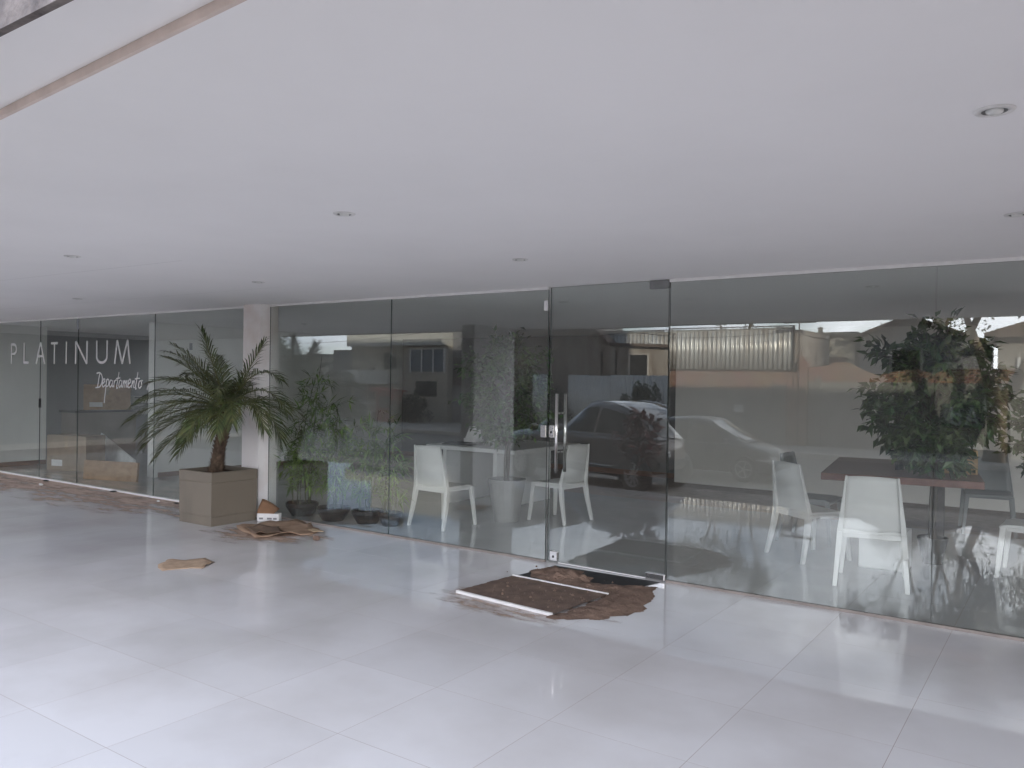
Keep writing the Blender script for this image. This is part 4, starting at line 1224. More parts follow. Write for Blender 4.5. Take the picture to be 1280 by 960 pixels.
def make_car(name, label, loc, rz, paint, L, wb, wr, body, house, tint, cladding, rim_spokes, wheel_x):
    """x forward. body: (x, halfwidth, zlow, zshoulder, ztop); house: (x, zbase, wbase, ztop, wtop)"""
    t = thing(name, label, 'car', loc, rz)
    def addp(nm, b, m, parent=None, smooth=False, bevel=0):
        o = link(nm, mesh(nm, b, m, smooth), None, bevel); o.parent = parent or t; return o
    b = MB()
    xs = [body[0][0] + (body[-1][0] - body[0][0]) * i / 56 for i in range(57)]
    def sect(x):
        hw, zl, zs, zt = lerp_t(body, x)
        half = [(hw * .88, zl), (hw * .97, zl + .05), (hw, zl + .18), (hw * 1.0, zl + (zs - zl) * .62), (hw * .985, zs - .05), (hw * .955, zs), (hw * .84, zs + (zt - zs) * .75), (hw * .45, zt), (0, zt + .008)]
        return half
    n = len(sect(0)); rows = []
    for x in xs:
        h_ = sect(x)
        ring = [(x, y, z) for y, z in h_] + [(x, -y, z) for y, z in reversed(h_[:-1])]
        rows.append(len(b.v)); b.v += ring
    K = 2 * n - 1
    for a, c_ in zip(rows, rows[1:]):
        for k in range(K):
            j = (k + 1) % K
            b.f.append((a + k, c_ + k, c_ + j, a + j)); b.m.append(0)
    b.f.append(tuple(rows[0] + k for k in range(K))); b.m.append(0)
    b.f.append(tuple(rows[-1] + k for k in reversed(range(K)))); b.m.append(0)
    me = mesh('body', b, paint, True)
    bm = bmesh.new(); bm.from_mesh(me); bmesh.ops.recalc_face_normals(bm, faces=bm.faces); bm.to_mesh(me); bm.free()
    o = link('body', me); o.parent = t
    # greenhouse
    b = MB(); rows = []
    hx = [house[0][0] + (house[-1][0] - house[0][0]) * i / 44 for i in range(45)]
    def hsect(x, off=0.0):
        zb, wb_, zt, wt = lerp_t(house, x)
        return [(wb_ + off, zb), (wb_ - (wb_ - wt) * .5 + off + .012, zb + (zt - zb) * .5), (wt + off, zt - (zt - zb) * .10), (wt - .07, zt - (zt - zb) * .02 + off), (wt * .5, zt + .012 + off), (0, zt + .018 + off)]
    for x in hx:
        h_ = hsect(x)
        rows.append(len(b.v)); b.v += [(x, y, z) for y, z in h_] + [(x, -y, z) for y, z in reversed(h_[:-1])]
    K = 11
    for a, c_ in zip(rows, rows[1:]):
        for k in range(K - 1):
            b.f.append((a + k, c_ + k, c_ + k + 1, a + k + 1)); b.m.append(0)
    me = mesh('cabin', b, paint, True)
    bm = bmesh.new(); bm.from_mesh(me); bmesh.ops.recalc_face_normals(bm, faces=bm.faces); bm.to_mesh(me); bm.free()
    o = link('cabin', me); o.parent = t
    def hpt(x, s, sgn, off=.006):
        """s 0..1 up the side glass"""
        h_ = hsect(x)
        (y0, z0), (y1, z1), (y2, z2) = h_[0], h_[1], h_[2]
        y, z = (y0 + (y1 - y0) * s * 2, z0 + (z1 - z0) * s * 2) if s < .5 else (y1 + (y2 - y1) * (s * 2 - 1), z1 + (z2 - z1) * (s * 2 - 1))
        return (x, sgn * (y + off), z)
    def top_span(x0, x1, frac, up=.008):
        def fn(u, v):
            x = x0 + (x1 - x0) * v
            h_ = hsect(x); w_ = h_[3][0] * frac
            y = (2 * u - 1) * w_; a = abs(y)
            z = h_[4][1] + (h_[5][1] - h_[4][1]) * (1 - a / h_[4][0]) if a < h_[4][0] else h_[3][1] + (h_[4][1] - h_[3][1]) * (h_[3][0] - a) / (h_[3][0] - h_[4][0])
            return (x, y, z + up)
        return fn
    ws, rw, sides = tint
    b = MB(); b.grid(top_span(ws[0], ws[1], 1.02), 8, 10); addp('windscreen', b, CAR_GLASS, smooth=True)
    b = MB(); b.grid(top_span(rw[0], rw[1], .95), 8, 8); addp('rear_window', b, CAR_GLASS, smooth=True)
    for sgn in (-1, 1):
        for (xa0, xa1, xb0, xb1) in sides:        # bottom x-range, top x-range
            b = MB(); b.grid(lambda u, v: hpt((xa0 + (xa1 - xa0) * u) * (1 - v) + (xb0 + (xb1 - xb0) * u) * v, .10 + .82 * v, sgn), 8, 6)
            addp('side_window', b, CAR_GLASS, smooth=True)
        x0_, x1_ = sides[0][0] , sides[-1][1]
        lo_, hi_ = min(s[0] for s in sides), max(s[1] for s in sides)
        b = MB(); b.tube([hpt(lo_ + (hi_ - lo_) * i / 12, .045, sgn, .008) for i in range(13)], .009, 6)
        addp('window_trim', b, CHROME, smooth=True)
        tl, th_ = min(s[2] for s in sides) - .02, max(s[3] for s in sides) + .02
        b = MB(); b.tube([(lambda h_: (x, sgn * (h_[3][0] - .03), h_[3][1] + .022))(hsect(x)) for x in [tl + (th_ - tl) * i / 14 for i in range(15)]], .014, 6)
        addp('roof_rail', b, CHROME, smooth=True)
        # door seams, handles, sill strip, mirror
        hw = lerp_t(body, 0)[0]; zl, zs = lerp_t(body, 0)[1:3]
        for xs_ in (sides[0][1] - .55 * (sides[0][1] - sides[0][0]) - .95, sides[0][0] - .02, sides[0][1] + .02):
            h_ = sect(xs_); b = MB()
            b.tube([(xs_, sgn * (y + .001), z) for y, z in h_[1:6]], .004, 4); addp('door_seam', b, BLACK)
        for xs_ in (sides[0][0] + .10, sides[1][0] + .10):
            hwv, zlv, zsv, _ = lerp_t(body, xs_)
            b = MB(); b.tube([(xs_, sgn * (hwv + .012), zsv - .10), (xs_ + .19, sgn * (hwv + .012), zsv - .10)], .014, 6); addp('door_handle', b, paint, smooth=True)
        b = MB(); b.tube([(x, sgn * (lerp_t(body, x)[0] + .008), lerp_t(body, x)[1] + .17) for x in [-wb / 2 + .50 + (wb - 1.0) * i / 10 for i in range(11)]], .013, 6)
        addp('sill_strip', b, CHROME if cladding else BLACK, smooth=True)
        if cladding:
            b = MB()
            for i in range(12):
                xa = -wb / 2 + .40 + (wb - .80) * i / 12; xb = -wb / 2 + .40 + (wb - .80) * (i + 1) / 12
                ha, hb = lerp_t(body, xa), lerp_t(body, xb)
                b.quad((xa, sgn * (ha[0] * .93 + .012), ha[1] - .01), (xb, sgn * (hb[0] * .93 + .012), hb[1] - .01), (xb, sgn * (hb[0] + .005), hb[1] + .15), (xa, sgn * (ha[0] + .005), ha[1] + .15))
            addp('sill_cladding', b, BLACK)
        xm = sides[0][1] - .12; zb, wbm = lerp_t(house, xm)[:2]
        b = MB(); b.lathe([(0, -.10), (.055, -.09), (.075, -.03), (.07, .04), (.045, .085), (0, .095)], 14)
        b.v = [(xm + v[0] * .9, sgn * (wbm + .15) + v[2], zb + .10 + v[1] * .95) for v in b.v]
        addp('wing_mirror', b, paint, smooth=True)
        # lamps
        xf = body[-1][0]; hwf, zlf, zsf, ztf = lerp_t(body, xf - .30)
        b = MB(); b.grid(lambda u, v: (xf - .52 + .47 * u, sgn * (lerp_t(body, xf - .52 + .47 * u)[0] * (1.0 - .04 * v) + .006), zsf - .17 + .12 * v - .02 * u + .03 * (1 - u) * v), 8, 3)
        addp('headlight', b, LAMP_CLEAR, smooth=True)
        xr = body[0][0]; hwr, zlr, zsr, ztr = lerp_t(body, xr + .2)
        b = MB(); b.grid(lambda u, v: (xr + .03 + .34 * u, sgn * (lerp_t(body, xr + .03 + .34 * u)[0] * (1.0 - .03 * v) + .006), zsr - .20 + .17 * v), 6, 3)
        addp('tail_light', b, LAMP_RED, smooth=True)
        # wheels
        for xw in wheel_x:
            wroot = bpy.data.objects.new('wheel', None); COL.objects.link(wroot); wroot.parent = t
            hwv = lerp_t(body, xw)[0]
            def rot(v, xw=xw, hwv=hwv, sgn=sgn): return (xw + v[0], sgn * (hwv - .10 + v[2]), wr + v[1])
            ring = MB(); ring.lathe([(wr + .045, .02), (wr + .06, .105), (wr + .03, .112), (wr + .01, .105), (wr - .01, .0)], 36)
            ring.v = [rot(v) for v in ring.v]
            keep = [i for i, f in enumerate(ring.f) if min(ring.v[k][2] for k in f) > .20]
            ring.f = [ring.f[i] for i in keep]; ring.m = [0] * len(ring.f)
            addp('wheel_arch', ring, BLACK, smooth=True)
            ty = MB(); ty.lathe([(wr * .64, -.10), (wr * .97, -.09), (wr, -.05), (wr, .07), (wr * .97, .105), (wr * .80, .118), (wr * .66, .108), (wr * .64, .07)], 36)
            ty.v = [rot(v) for v in ty.v]
            o = link('tyre', mesh('tyre', ty, BLACK, True)); o.parent = wroot
            rm = MB(); rm.lathe([(wr * .66, .108), (wr * .64, .112), (wr * .60, .10), (wr * .58, .06)], 36)
            for k in range(rim_spokes):
                a = 2 * PI * k / rim_spokes
                ca, sa = math.cos(a), math.sin(a)
                q = [(wr * .08, -.022), (wr * .60, -.016), (wr * .60, .016), (wr * .08, .022)]
                lo = [(r_ * ca - s_ * sa, r_ * sa + s_ * ca, .075) for r_, s_ in q]
                hi = [(r_ * ca - s_ * .7 * sa, r_ * sa + s_ * .7 * ca, .104 - .01 * (r_ < .1)) for r_, s_ in q]
                rm.frustum(lo, hi)
            rm.lathe([(wr * .14, .07), (wr * .13, .106), (0, .110)], 16)
            rm.v = [rot(v) for v in rm.v]
            o = link('rim', mesh('rim', rm, ALLOY)); o.parent = wroot
            hb = MB(); hb.lathe([(wr * .62, .045), (0, .045)], 24); hb.v = [rot(v) for v in hb.v]
            o = link('brake_disc', mesh('brake_disc', hb, BLACK)); o.parent = wroot
    # plate, bumper strip
    xr = body[0][0]
    b = MB(); b.box(xr - .015, xr - .004, -.22, .22, .62, .73); addp('number_plate', b, PAPER)
    b = MB(); b.box(xr - .012, xr + .25, -.62, .62, body[0][2] - .02, body[0][2] + .10); addp('rear_bumper', b, BLACK, bevel=.02)
    xf = body[-1][0]
    b = MB(); b.box(xf - .10, xf + .006, -.42, .42, .42, .62); addp('grille', b, BLACK, bevel=.02)
    return t
# SUV on the apron: wheels found at (-6.59,-6.59) rear and (-9.07,-7.53) front
ang = math.atan2(-7.53 + 6.59, -9.07 + 6.59)
hd = Vector((math.cos(ang), math.sin(ang), 0)); rightv = Vector((hd.y, -hd.x, 0))
mid = Vector((-7.93, -7.06, -.349)) - rightv * .84
suv_body = [(-1.76, .50, .48, .82, .90), (-1.70, .66, .40, .88, .94), (-1.48, .82, .33, .92, .98), (-1.25, .875, .30, .95, 1.02), (-1.0, .89, .26, .95, 1.0), (0, .89, .25, .93, .98), (.9, .89, .26, .91, 1.0), (1.5, .88, .28, .86, .98), (1.95, .83, .30, .78, .90), (2.18, .72, .33, .66, .78), (2.26, .58, .38, .60, .68)]
suv_house = [(-1.70, .94, .58, .955, .52), (-1.62, .96, .66, .99, .56), (-1.48, .97, .74, 1.10, .60), (-1.25, .965, .80, 1.29, .605), (-.8, .96, .81, 1.455, .615), (-.4, .95, .82, 1.545, .62), (0, .94, .825, 1.575, .63), (.28, .94, .825, 1.55, .62), (.75, .95, .81, 1.28, .62), (1.18, .97, .76, .99, .62)]
make_car('parked_suv', 'dark bronze compact SUV with alloy wheels parked by the porch, mirrored in the door', mid, ang, CAR_DARK, 4.3, 2.62, .33, suv_body, suv_house,
         ((.33, 1.14), (-1.66, -1.30), [(-.12, .88, -.12, .42), (-1.02, -.20, -.98, -.20), (-1.50, -1.10, -1.24, -1.06)]), True, 10, (-1.32, 1.32))
hb_body = [(-1.95, .72, .42, .80, .88), (-1.88, .80, .34, .86, .93), (-1.5, .84, .28, .88, .95), (-.9, .85, .24, .88, .93), (0, .85, .22, .86, .91), (.9, .85, .22, .85, .93), (1.4, .84, .24, .80, .90), (1.8, .80, .26, .70, .80), (2.02, .68, .30, .60, .68), (2.08, .55, .36, .54, .60)]
hb_house = [(-1.85, .90, .64, .93, .58), (-1.70, .90, .70, 1.10, .58), (-1.42, .90, .75, 1.33, .58), (-1.1, .90, .77, 1.42, .585), (-.4, .88, .79, 1.475, .60), (.1, .87, .79, 1.47, .60), (.35, .87, .79, 1.43, .60), (.85, .88, .78, 1.15, .60), (1.28, .90, .74, .93, .60)]
make_car('parked_hatchback', 'dark grey hatchback on the road before the grey wall, mirrored right of the door', (-7.75, -13.75, -.749), 0.0, CAR_GREY, 4.0, 2.5, .31, hb_body, hb_house,
         ((.40, 1.22), (-1.78, -1.36), [(-.08, .98, -.08, .50), (-.98, -.16, -.94, -.16), (-1.50, -1.06, -1.22, -1.02)]), False, 5, (-1.25, 1.30))

# ------------------------------------------------------------------ street opposite
def corrugated_sheets(parent, x0, x1, y, z0, z1, m, sheet=1.0, pitch=.25, depth=.075, name='corrugated_sheet', skew=0):
    x = x0; rnd = random.Random(int(x0 * 10))
    while x < x1 - .05:
        e = min(x + sheet, x1)
        b = MB(); n = max(2, int((e - x) / pitch * 8))
        yo = rnd.uniform(-.012, .012); zo = rnd.uniform(-.02, .02)
        for i in range(n):
            a, c_ = x + (e - x) * i / n, x + (e - x) * (i + 1) / n
            f = lambda q: y + yo + depth / 2 * math.tanh(2.2 * math.sin(2 * PI * q / pitch)) / .976
            b.quad((a, f(a), z0 + zo), (c_, f(c_), z0 + zo), (c_, f(c_), z1 + zo), (a, f(a), z1 + zo))
        me = mesh(name, b, m, True)
        bm = bmesh.new(); bm.from_mesh(me); bmesh.ops.remove_doubles(bm, verts=bm.verts, dist=1e-4); bm.to_mesh(me); bm.free()
        o = link(name, me, parent); o.modifiers.new('thick', 'SOLIDIFY').thickness = .002
        x = e - .0
    return
t = thing('metal_shed', 'shed clad in shiny corrugated metal sheets above an orange brick wall', 'shed', (-13, -24.2, -.6))
corrugated_sheets(t, -20.1, -8.45, -24.0, 2.14, 3.70, ZINC, pitch=.18, depth=.07)
b = MB(); b.box(-20.1, -8.15, -28, -24.06, -.6, 3.60); add('shed_wall', b, PLASTER_OLD, t)
b = MB(); b.box(-20.1, -8.40, -24.055, -23.93, 2.07, 2.135); b.box(-20.1, -8.4, -24.05, -23.945, 3.725, 3.76); b.box(-8.46, -8.40, -24.05, -23.93, 2.14, 3.72)
add('shed_frame', b, RUSTY, t)
b = MB(); b.box(-20.05, -8.2, -24.04, -23.86, -.6, 2.065); add('brick_wall', b, BRICK, t)
b = MB()
zz = -.6
b.box(-8.24, -7.90, -24.2, -23.83, -.6, 2.45)
b.box(-8.20, -8.02, -24.15, -23.85, 2.452, 2.62)
add('brick_pier', b, BRICK, t)
t = thing('grey_street_wall', 'low grey plastered wall behind the parked hatchback', 'wall', (-11, -23.8, -.6))
b = MB(); b.prism_y([(-13.6, -.6), (-8.6, -.6), (-8.6, 1.60), (-9.1, 1.60), (-9.1, 1.42), (-13.6, 1.40)], -23.80, -23.70); add('wall_face', b, PLASTER_GREY, t)
b = MB(); b.box(-10.5, -10.15, -23.70, -23.66, .55, .82); add('meter_box', b, PAPER, t)
t = thing('plaster_house', 'stained brown plaster house with a sloping roof edge beside the metal shed', 'house', (-17, -23.5, -.6))
b = MB(); b.prism_y([(-21.0, -.6), (-14.2, -.6), (-14.2, 2.95), (-17.35, 3.10), (-18.75, 4.35), (-21.0, 5.0)], -23.82, -23.35); add('house_wall', b, PLASTER_OLD, t)
b = MB(); b.prism_y([(-14.05, 2.97), (-17.33, 3.13), (-18.75, 4.39), (-21.1, 5.06), (-21.1, 5.18), (-18.70, 4.52), (-17.28, 3.25), (-14.05, 3.09)], -23.9, -23.2); add('roof_edge', b, TILE_ROOF, t)
b = MB(); b.box(-16.3, -15.5, -23.345, -23.31, 1.75, 2.72); o = add('window', b, DARK_OPEN, t)
b = MB(); b.box(-16.36, -16.30, -23.345, -23.29, 1.7, 2.78); b.box(-15.5, -15.44, -23.345, -23.29, 1.7, 2.78); b.box(-16.299, -15.501, -23.345, -23.295, 2.72, 2.78); add('frame', b, RENDER, o)
for x0_ in (-17.0, -17.7):
    b = MB(); b.box(x0_, x0_ + .06, -23.345, -23.30, -.6, 2.9); add('downpipe', b, RUSTY, t)
t = thing('white_sheet_fence', 'pale corrugated fence in front of the plaster house behind the SUV', 'fence', (-17, -22.6, -.6))
corrugated_sheets(t, -19.0, -12.9, -22.8, -.58, 1.86, WHITE_SHEET, sheet=1.05, pitch=.21, depth=.03, name='fence_sheet')
for x0_ in (-19.0, -17.0, -15.0, -13.0):
    b = MB(); b.box(x0_ - .04, x0_ + .04, -22.94, -22.86, -.6, 1.9); add('fence_post', b, RUSTY, t)
# right: long wall, brick house, gable house
t = thing('brick_street_wall', 'long weathered brick wall right of the metal shed', 'wall', (-2, -24, -.6))
b = MB(); b.prism_y([(-7.88, -.6), (6, -.6), (6, 2.2), (-3.4, 2.2), (-3.9, 2.02), (-4.4, 2.18), (-5.0, 2.10), (-5.6, 1.95), (-6.2, 2.2), (-6.6, 2.42), (-7.0, 2.42), (-7.2, 2.3), (-7.88, 2.22)], -24.3, -24.0); add('wall_face', b, BRICK, t)
b = MB(); b.box(-7.87, 6, -23.998, -23.93, -.6, 1.72); add('plaster_dado', b, PLASTER_GREY, t)
for x0_ in (-7.6, -4.2, -.8):
    b = MB(); b.box(x0_, x0_ + .18, -23.928, -23.86, -.6, 1.9); add('wall_rib', b, PLASTER_GREY, t)
t = thing('brick_house', 'flat-topped brown brick house behind the street wall right of the shed', 'house', (-8.5, -30, -.6))
b = MB(); b.box(-9.7, -7.30, -33, -28.6, -.6, 3.62); add('house_wall', b, HOUSE_B, t)
b = MB(); b.box(-9.55, -7.6, -28.598, -28.55, 2.0, 2.75); add('brick_panel', b, BRICK, t)
b = MB(); b.box(-9.9, -7.2, -33, -28.4, 3.622, 3.76); add('roof_slab', b, PLASTER_GREY, t)
b = MB(); b.box(-8.8, -8.65, -29, -28.8, 3.762, 4.0); add('chimney', b, PLASTER_GREY, t)
t = thing('gable_house', 'grey gabled house behind the street wall, seen over the ficus', 'house', (-5.2, -29, -.6))
b = MB(); b.prism_y([(-7.1, -.6), (-2.8, -.6), (-2.8, 3.25), (-5.28, 4.22), (-7.1, 3.5)], -33, -28.5); add('house_wall', b, HOUSE_G, t)
b = MB(); b.prism_y([(-7.45, 3.40), (-5.28, 4.25), (-2.5, 3.16), (-2.5, 3.28), (-5.28, 4.38), (-7.45, 3.52)], -33, -28.2); add('roof', b, TILE_ROOF, t)
b = MB(); b.box(-5.9, -4.9, -28.49, -28.45, 2.2, 3.0); o = add('window', b, DARK_OPEN, t)
b = MB(); b.box(-6.0, -5.9, -28.49, -28.42, 2.12, 3.08); b.box(-4.9, -4.8, -28.49, -28.42, 2.12, 3.08); add('frame', b, RENDER, o)
b = MB(); b.box(-4.4, -4.15, -29.2, -28.9, 3.8, 4.5); add('chimney', b, PLASTER_GREY, t)
HOUSE_C = mat('corner_house_paint', (0.36, 0.33, 0.29), rough=0.9, scale=0.8)
t = thing('corner_house', 'pale house at the right end of the street behind the tree trunks', 'house', (0, -28, -.6))
b = MB(); b.box(-2.3, 6, -33, -27.8, -.6, 3.4); add('house_wall', b, HOUSE_C, t)
b = MB(); b.prism_y([(-2.7, 3.402), (6.2, 3.402), (6.2, 3.55), (1.5, 4.9), (-2.7, 3.55)], -33, -27.4); add('roof', b, TILE_ROOF, t)
b = MB(); b.box(-1.6, -.7, -27.79, -27.75, 1.5, 2.6); o = add('window', b, DARK_OPEN, t)
b = MB(); b.box(-1.7, -1.6, -27.79, -27.72, 1.42, 2.68); b.box(-.7, -.6, -27.79, -27.72, 1.42, 2.68); add('frame', b, WHITE_AL, o)
t = thing('advert_board', 'small blue board with pale letters on the street wall behind the ficus', 'sign', (-3.0, -23.8, .6))
b = MB(); b.box(-3.55, -2.35, -23.86, -23.82, .3, 1.05); add('board_panel', b, BLUE_SIGN, t)
for st in ([[(-2.55, .38), (-2.72, .95)], [(-2.72, .95), (-2.89, .38)], [(-2.62, .55), (-2.82, .55)]], [arc(-3.15, .56, .14, .17, 20, 340, 14), [(-3.29, .40), (-3.29, .95)]]):
    b = MB()
    for k, s_ in enumerate(st): ribbon(b, s_, .07, -23.818 + .0006 * k, -23.8195)
    add('letter', b, mat('faded_sign_paint', (0.36, 0.39, 0.42), rough=0.7), t)

# left: houses
t = thing('low_pale_house', 'low pale flat-roofed house at the left of the mirrored street', 'house', (-38, -26, -.6))
b = MB(); b.box(-46, -35.02, -32, -26, -.6, 2.78); add('house_wall', b, HOUSE_W, t)
b = MB(); b.box(-46.2, -34.98, -32, -25.7, 2.782, 2.95); add('roof_slab', b, PLASTER_GREY, t)
b = MB(); b.box(-37.6, -36.2, -25.995, -25.95, .4, 2.0); o = add('window', b, WHITE_SHEET, t)
b = MB(); b.box(-41.5, -40, -25.995, -25.95, -.5, 1.8); o = add('door', b, DARK_OPEN, t)
t = thing('grey_block_house', 'narrow grey house with two dark doorways between the pale houses', 'house', (-34, -26, -.6))
b = MB(); b.box(-35.0, -33.24, -32, -26.3, -.6, 3.20); add('house_wall', b, HOUSE_G, t)
for x0_ in (-34.95, -33.85):
    b = MB(); b.box(x0_, x0_ + .52, -26.298, -26.25, -.6, 1.25); add('doorway', b, DARK_OPEN, t)
b = MB(); b.box(-35.0, -33.25, -26.298, -25.5, 1.5, 1.62); add('balcony_slab', b, HOUSE_B, t)
t = thing('pale_flats', 'pale two-storey building with a balcony band and a wide upper window', 'building', (-29, -26, -.6))
b = MB(); b.box(-33.22, -26.3, -33, -26, -.6, 3.35); add('house_wall', b, HOUSE_B, t)
b = MB(); b.box(-33.2, -31.2, -33, -25.6, 3.352, 4.02); b.box(-31.195, -26.4, -33, -25.6, 3.352, 5.4); add('parapet', b, HOUSE_W, t)
b = MB(); b.box(-33.2, -29.7, -25.998, -25.2, 1.32, 1.40); b.box(-33.2, -29.7, -25.28, -25.2, 1.402, 2.05); add('balcony', b, HOUSE_W, t)
b = MB(); b.box(-28.75, -26.5, -25.998, -25.95, 2.0, 3.15); o = add('window', b, mat("blue_pane", (0.10, 0.14, 0.20), rough=0.1), t)
b = MB()
for x0_ in (-28.80, -28.02, -27.24, -26.50): b.box(x0_, x0_ + .07, -25.995, -25.90, 1.95, 3.2)
b.box(-28.73, -26.5, -25.995, -25.905, 3.15, 3.2); add('frame', b, WHITE_AL, o)
b = MB(); b.box(-31.8, -31.4, -25.998, -25.90, .5, 2.2); add('downpipe', b, RUSTY, t)
b = MB(); b.box(-30.7, -29.8, -25.998, -25.95, 2.1, 3.0); o = add('window', b, DARK_OPEN, t)
b = MB(); b.box(-28.4, -27.0, -25.998, -25.95, .7, 1.5); o = add('window', b, DARK_OPEN, t)
b = MB(); b.box(-32.9, -32.0, -25.998, -25.95, -.6, 1.2); add('door', b, HOUSE_G, t)
t = thing('dark_flats', 'tall shaded building with an open upper gallery left of the column reflection', 'building', (-24, -26, -.6))
b = MB(); b.box(-26.28, -22.3, -33, -26.4, -.6, 5.6); add('house_wall', b, HOUSE_G, t)
b = MB(); b.box(-26.2, -23.6, -26.398, -26.35, 1.3, 2.7); add('opening', b, DARK_OPEN, t)
b = MB(); b.box(-26.2, -23.6, -26.345, -26.30, 1.3, 1.75); add('railing', b, RUSTY, t)
t = thing('roadside_bench', 'pale framed bench on the far pavement before the flats', 'bench', (-30, -24, -.6))
b = MB()
b.box(-31.6, -29.6, -24.2, -24.12, -.12, -.04); add('seat', b, WHITE_SHEET, t)
b = MB(); b.box(-31.6, -29.6, -24.24, -24.20, .28, .36); add('backrest', b, WHITE_SHEET, t)
for x0_ in (-31.6, -29.7):
    b = MB(); b.box(x0_, x0_ + .1, -24.3, -24.1, -.6, -.125); add('leg', b, RUSTY, t)
t = thing('red_kiosk', 'small red stall beside the flats across the street', 'stall', (-28.6, -24.4, -.6))
b = MB(); b.box(-29.6, -28.4, -25.0, -24.3, -.6, .95); add('stall_body', b, CLOTH_RED, t)
b = MB(); b.prism_y([(-29.8, .952), (-28.2, .952), (-28.2, 1.0), (-29.8, 1.15)], -25.1, -24.0); add('roof', b, CLOTH_RED, t)
b = MB(); b.box(-29.4, -28.6, -24.298, -24.27, .1, .7); add('hatch', b, DARK_OPEN, t)

# poles and wires
def pole(label, x, y, h, r_, arms=True):
    t = thing('utility_pole', label, 'pole', (x, y, -.6))
    b = MB(); b.tube([(x, y, -.6), (x, y, h)], [r_, r_ * .8], 10); add('post', b, RUSTY, t, smooth=True)
    if arms:
        b = MB(); b.box(x - .55, x + .55, y - .04, y + .04, h - .5, h - .42); add('cross_arm', b, RUSTY, t)
        b = MB()
        for q in (-.5, 0, .5): b.lathe([(0, 0), (.03, 0), (.04, .05), (.02, .1), (0, .1)], 8, (x + q, y, h - .419))
        add('insulators', b, PAPER, t)
pole('thin dark pole at the end of the corrugated metal wall', -8.12, -23.55, 4.3, .026)
pole('dark pole in front of the low pale house far left', -36.0, -24.2, 7.0, .07)
def wire(label, a, c_, sag, r_=.012):
    a, c_ = Vector(a), Vector(c_)
    b = MB(); b.tube([a.lerp(c_, i / 20) + Vector((0, 0, -sag * 4 * (i / 20) * (1 - i / 20))) for i in range(21)], r_, 5)
    tag(add('overhead_wire', b, CABLE), label, 'wire')
wire('sagging black wire in front of the corrugated metal', (-17.5, -23.4, 3.86), (-8.12, -23.55, 3.55), .35)
wire('taut black wire running right from the thin pole', (-8.12, -23.55, 3.4), (-2.0, -23.2, 2.6), .15)
wire('upper black wire over the far left houses', (-60, -24, 3.9), (-36.0, -24.2, 4.1), .3)
wire('lower black wire over the far left houses', (-36.0, -24.2, 3.5), (-20.0, -24, 4.6), .3)
t = thing('hanging_cable', 'black cable with a coil hanging against the grey wall', 'cable', (-9.05, -23.6, .8))
b = MB(); b.tube([(-9.05, -23.62, 1.75), (-9.03, -23.62, 1.2), (-9.08, -23.62, .86)], .018, 6); add('drop', b, CABLE, t)
b = MB()
for k in range(3):
    b.tube([(-9.10 + (.17 + .02 * k) * math.cos(a), -23.62 + .02 * k, .72 + .11 * math.sin(a)) for a in [2 * PI * i / 18 for i in range(19)]], .022, 6)
add('coil', b, CABLE, t)

# trees across the street
def street_tree(name, label, x, y, forks, trunk_r, crown, nleaf, leafl, seed, lm=TREE_L, z=-.6):
    rnd = random.Random(seed)
    t = thing(name, label, 'tree', (x, y, z))
    tb = MB(); lb = MB(); tips = []
    h0 = crown[2] * .32
    tb.tube([(x, y, z), (x + .06, y, z + h0 * .5), (x + .02, y, z + h0)], [trunk_r * 1.25, trunk_r, trunk_r * .95], 12)
    def limb(p, d, ln, r_, lev):
        pts = [p]; dd = d.copy()
        for i in range(4):
            dd = (dd + rvec(rnd) * .16 + Vector((0, 0, .04))).normalized()
            pts.append(pts[-1] + dd * ln / 4)
        tb.tube(pts, [r_, r_ * .85, r_ * .7, r_ * .58, r_ * .46], 9 if lev < 2 else 5)
        if lev >= 3: tips.append((pts[-1], dd)); tips.append((pts[2], dd)); return
        for k in range(3 if lev else 2):
            limb(pts[-1] if k < 2 else pts[3], (dd + rvec(rnd) * .75 + Vector((0, 0, .10))).normalized(), ln * rnd.uniform(.62, .85), r_ * .46, lev + 1)
        tips.append((pts[-1], dd))
    for (dx, dy, dz, ln) in forks:
        limb(Vector((x + .02, y, z + h0 * .93)), Vector((dx, dy, dz)).normalized(), ln, trunk_r * .75, 0)
    for i in range(nleaf):
        p, dd = rnd.choice(tips)
        c = p + rvec(rnd) * crown[0] * rnd.uniform(.02, .26)
        leaf_quad(lb, c, rvec(rnd) + Vector((0, 0, -.3)), rvec(rnd), leafl * rnd.uniform(.6, 1.2), leafl * .5)
    add('trunk', tb, BARK, t, smooth=True)
    f_ = add('crown', lb, lm, t); f_['kind'] = 'stuff'
    return t
street_tree('street_tree', 'forked street tree with pale sunlit bark beyond the ficus', -1.9, -21.9, [(-.35, .1, 1, 2.4), (.5, -.1, 1, 2.3)], .30, (3.0, 0, 5.5), 9000, .16, 31)
street_tree('street_tree', 'thick dark street tree at the right edge of the mirrored street', -.6, -19.8 - 1.2, [(-.2, .1, 1, 2.6), (.6, .2, 1, 2.6)], .36, (3.2, 0, 6.0), 9000, .16, 32)
street_tree('street_tree', 'broad leafy tree behind the gabled house', -5.4, -34.5, [(-.6, .1, 1, 2.8), (.6, -.1, 1, 2.8), (.1, .4, 1, 3.0)], .22, (3.4, 0, 13.5), 9000, .2, 37)
street_tree('street_tree', 'tall airy tree rising behind the metal shed', -13.4, -31.5, [(-.3, .1, 1, 2.4), (.4, -.1, 1, 2.4)], .15, (2.2, 0, 9.5), 3200, .16, 38)
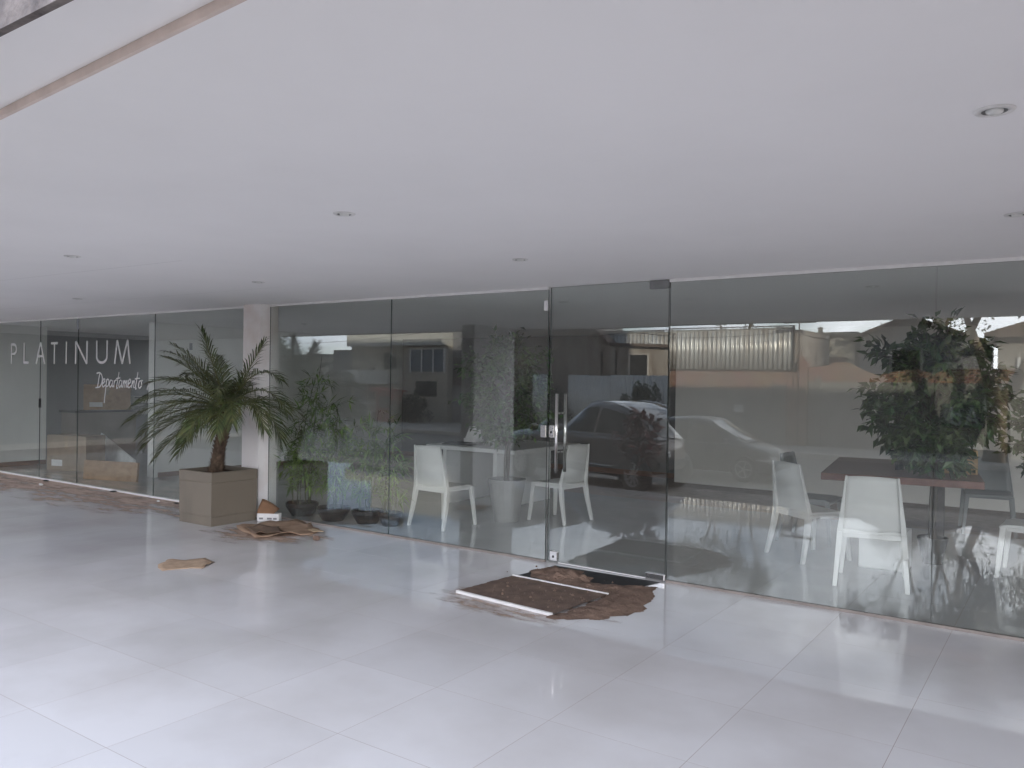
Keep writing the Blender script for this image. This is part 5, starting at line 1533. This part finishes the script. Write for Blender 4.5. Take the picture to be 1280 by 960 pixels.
street_tree('street_tree', 'thin airy tree behind the brick house roof', -5.6, -34.5, [(-.3, .1, 1, 2.0), (.4, -.1, 1, 2.0)], .16, (2.2, 0, 6.0), 2200, .14, 33)
street_tree('street_tree', 'green tree between the dark flats and the column reflection', -21.6, -23.5, [(-.3, .1, 1, 1.2), (.4, -.1, 1, 1.2)], .12, (1.6, 0, 2.4), 5000, .13, 34, lm=BUSH_L)
street_tree('street_tree', 'slim leafy tree far left by the low pale house', -37.6, -24.0, [(-.3, .1, 1, 1.5), (.4, -.1, 1, 1.4)], .12, (1.6, 0, 3.2), 5000, .14, 35)

def bush(label, x, y, w_, d_, h_, n, seed, leafl=.13, lm=BUSH_L, z=-.6):
    rnd = random.Random(seed)
    t = thing('bush', label, 'bush', (x, y, z))
    sb, lb = MB(), MB()
    for i in range(16):
        a = rnd.uniform(0, 2 * PI)
        e = Vector((x + math.cos(a) * w_ * rnd.uniform(.1, .85), y + math.sin(a) * d_ * rnd.uniform(.1, .8), z + h_ * rnd.uniform(.5, .95)))
        sb.tube([(x + rnd.uniform(-.3, .3) * w_, y, z), (e + Vector((x, y, z))) / 2 + Vector((0, 0, h_ * .15)), e], [.03, .018, .006], 5)
    cl = [(Vector((rnd.uniform(-1, 1), rnd.uniform(-1, 1), rnd.uniform(.1, 1))), rnd.uniform(.18, .36)) for _ in range(26)]
    for i in range(n):
        c_, r_ = rnd.choice(cl)
        v = c_ + rvec(rnd) * r_ * rnd.random() ** .4
        p = Vector((x + v.x * w_ * math.sqrt(max(.1, 1 - .4 * v.z ** 2)), y + v.y * d_, z + max(.03, v.z) * h_))
        leaf_quad(lb, p, rvec(rnd), rvec(rnd), leafl * rnd.uniform(.6, 1.3), leafl * .55)
    add('stems', sb, BARK, t)
    f_ = add('foliage', lb, lm, t); f_['kind'] = 'stuff'
bush('dark dense bush beside the plaster house beyond the SUV roof', -20.4, -22.3, 1.5, .6, 2.15, 7000, 41)
bush('round grey-green bush in front of the pale fence', -15.0, -22.0, .85, .5, 1.75, 3500, 42)
bush('low scraggly bush at the foot of the pale flats', -27.6, -24.6, 1.2, .5, 1.3, 2500, 43)
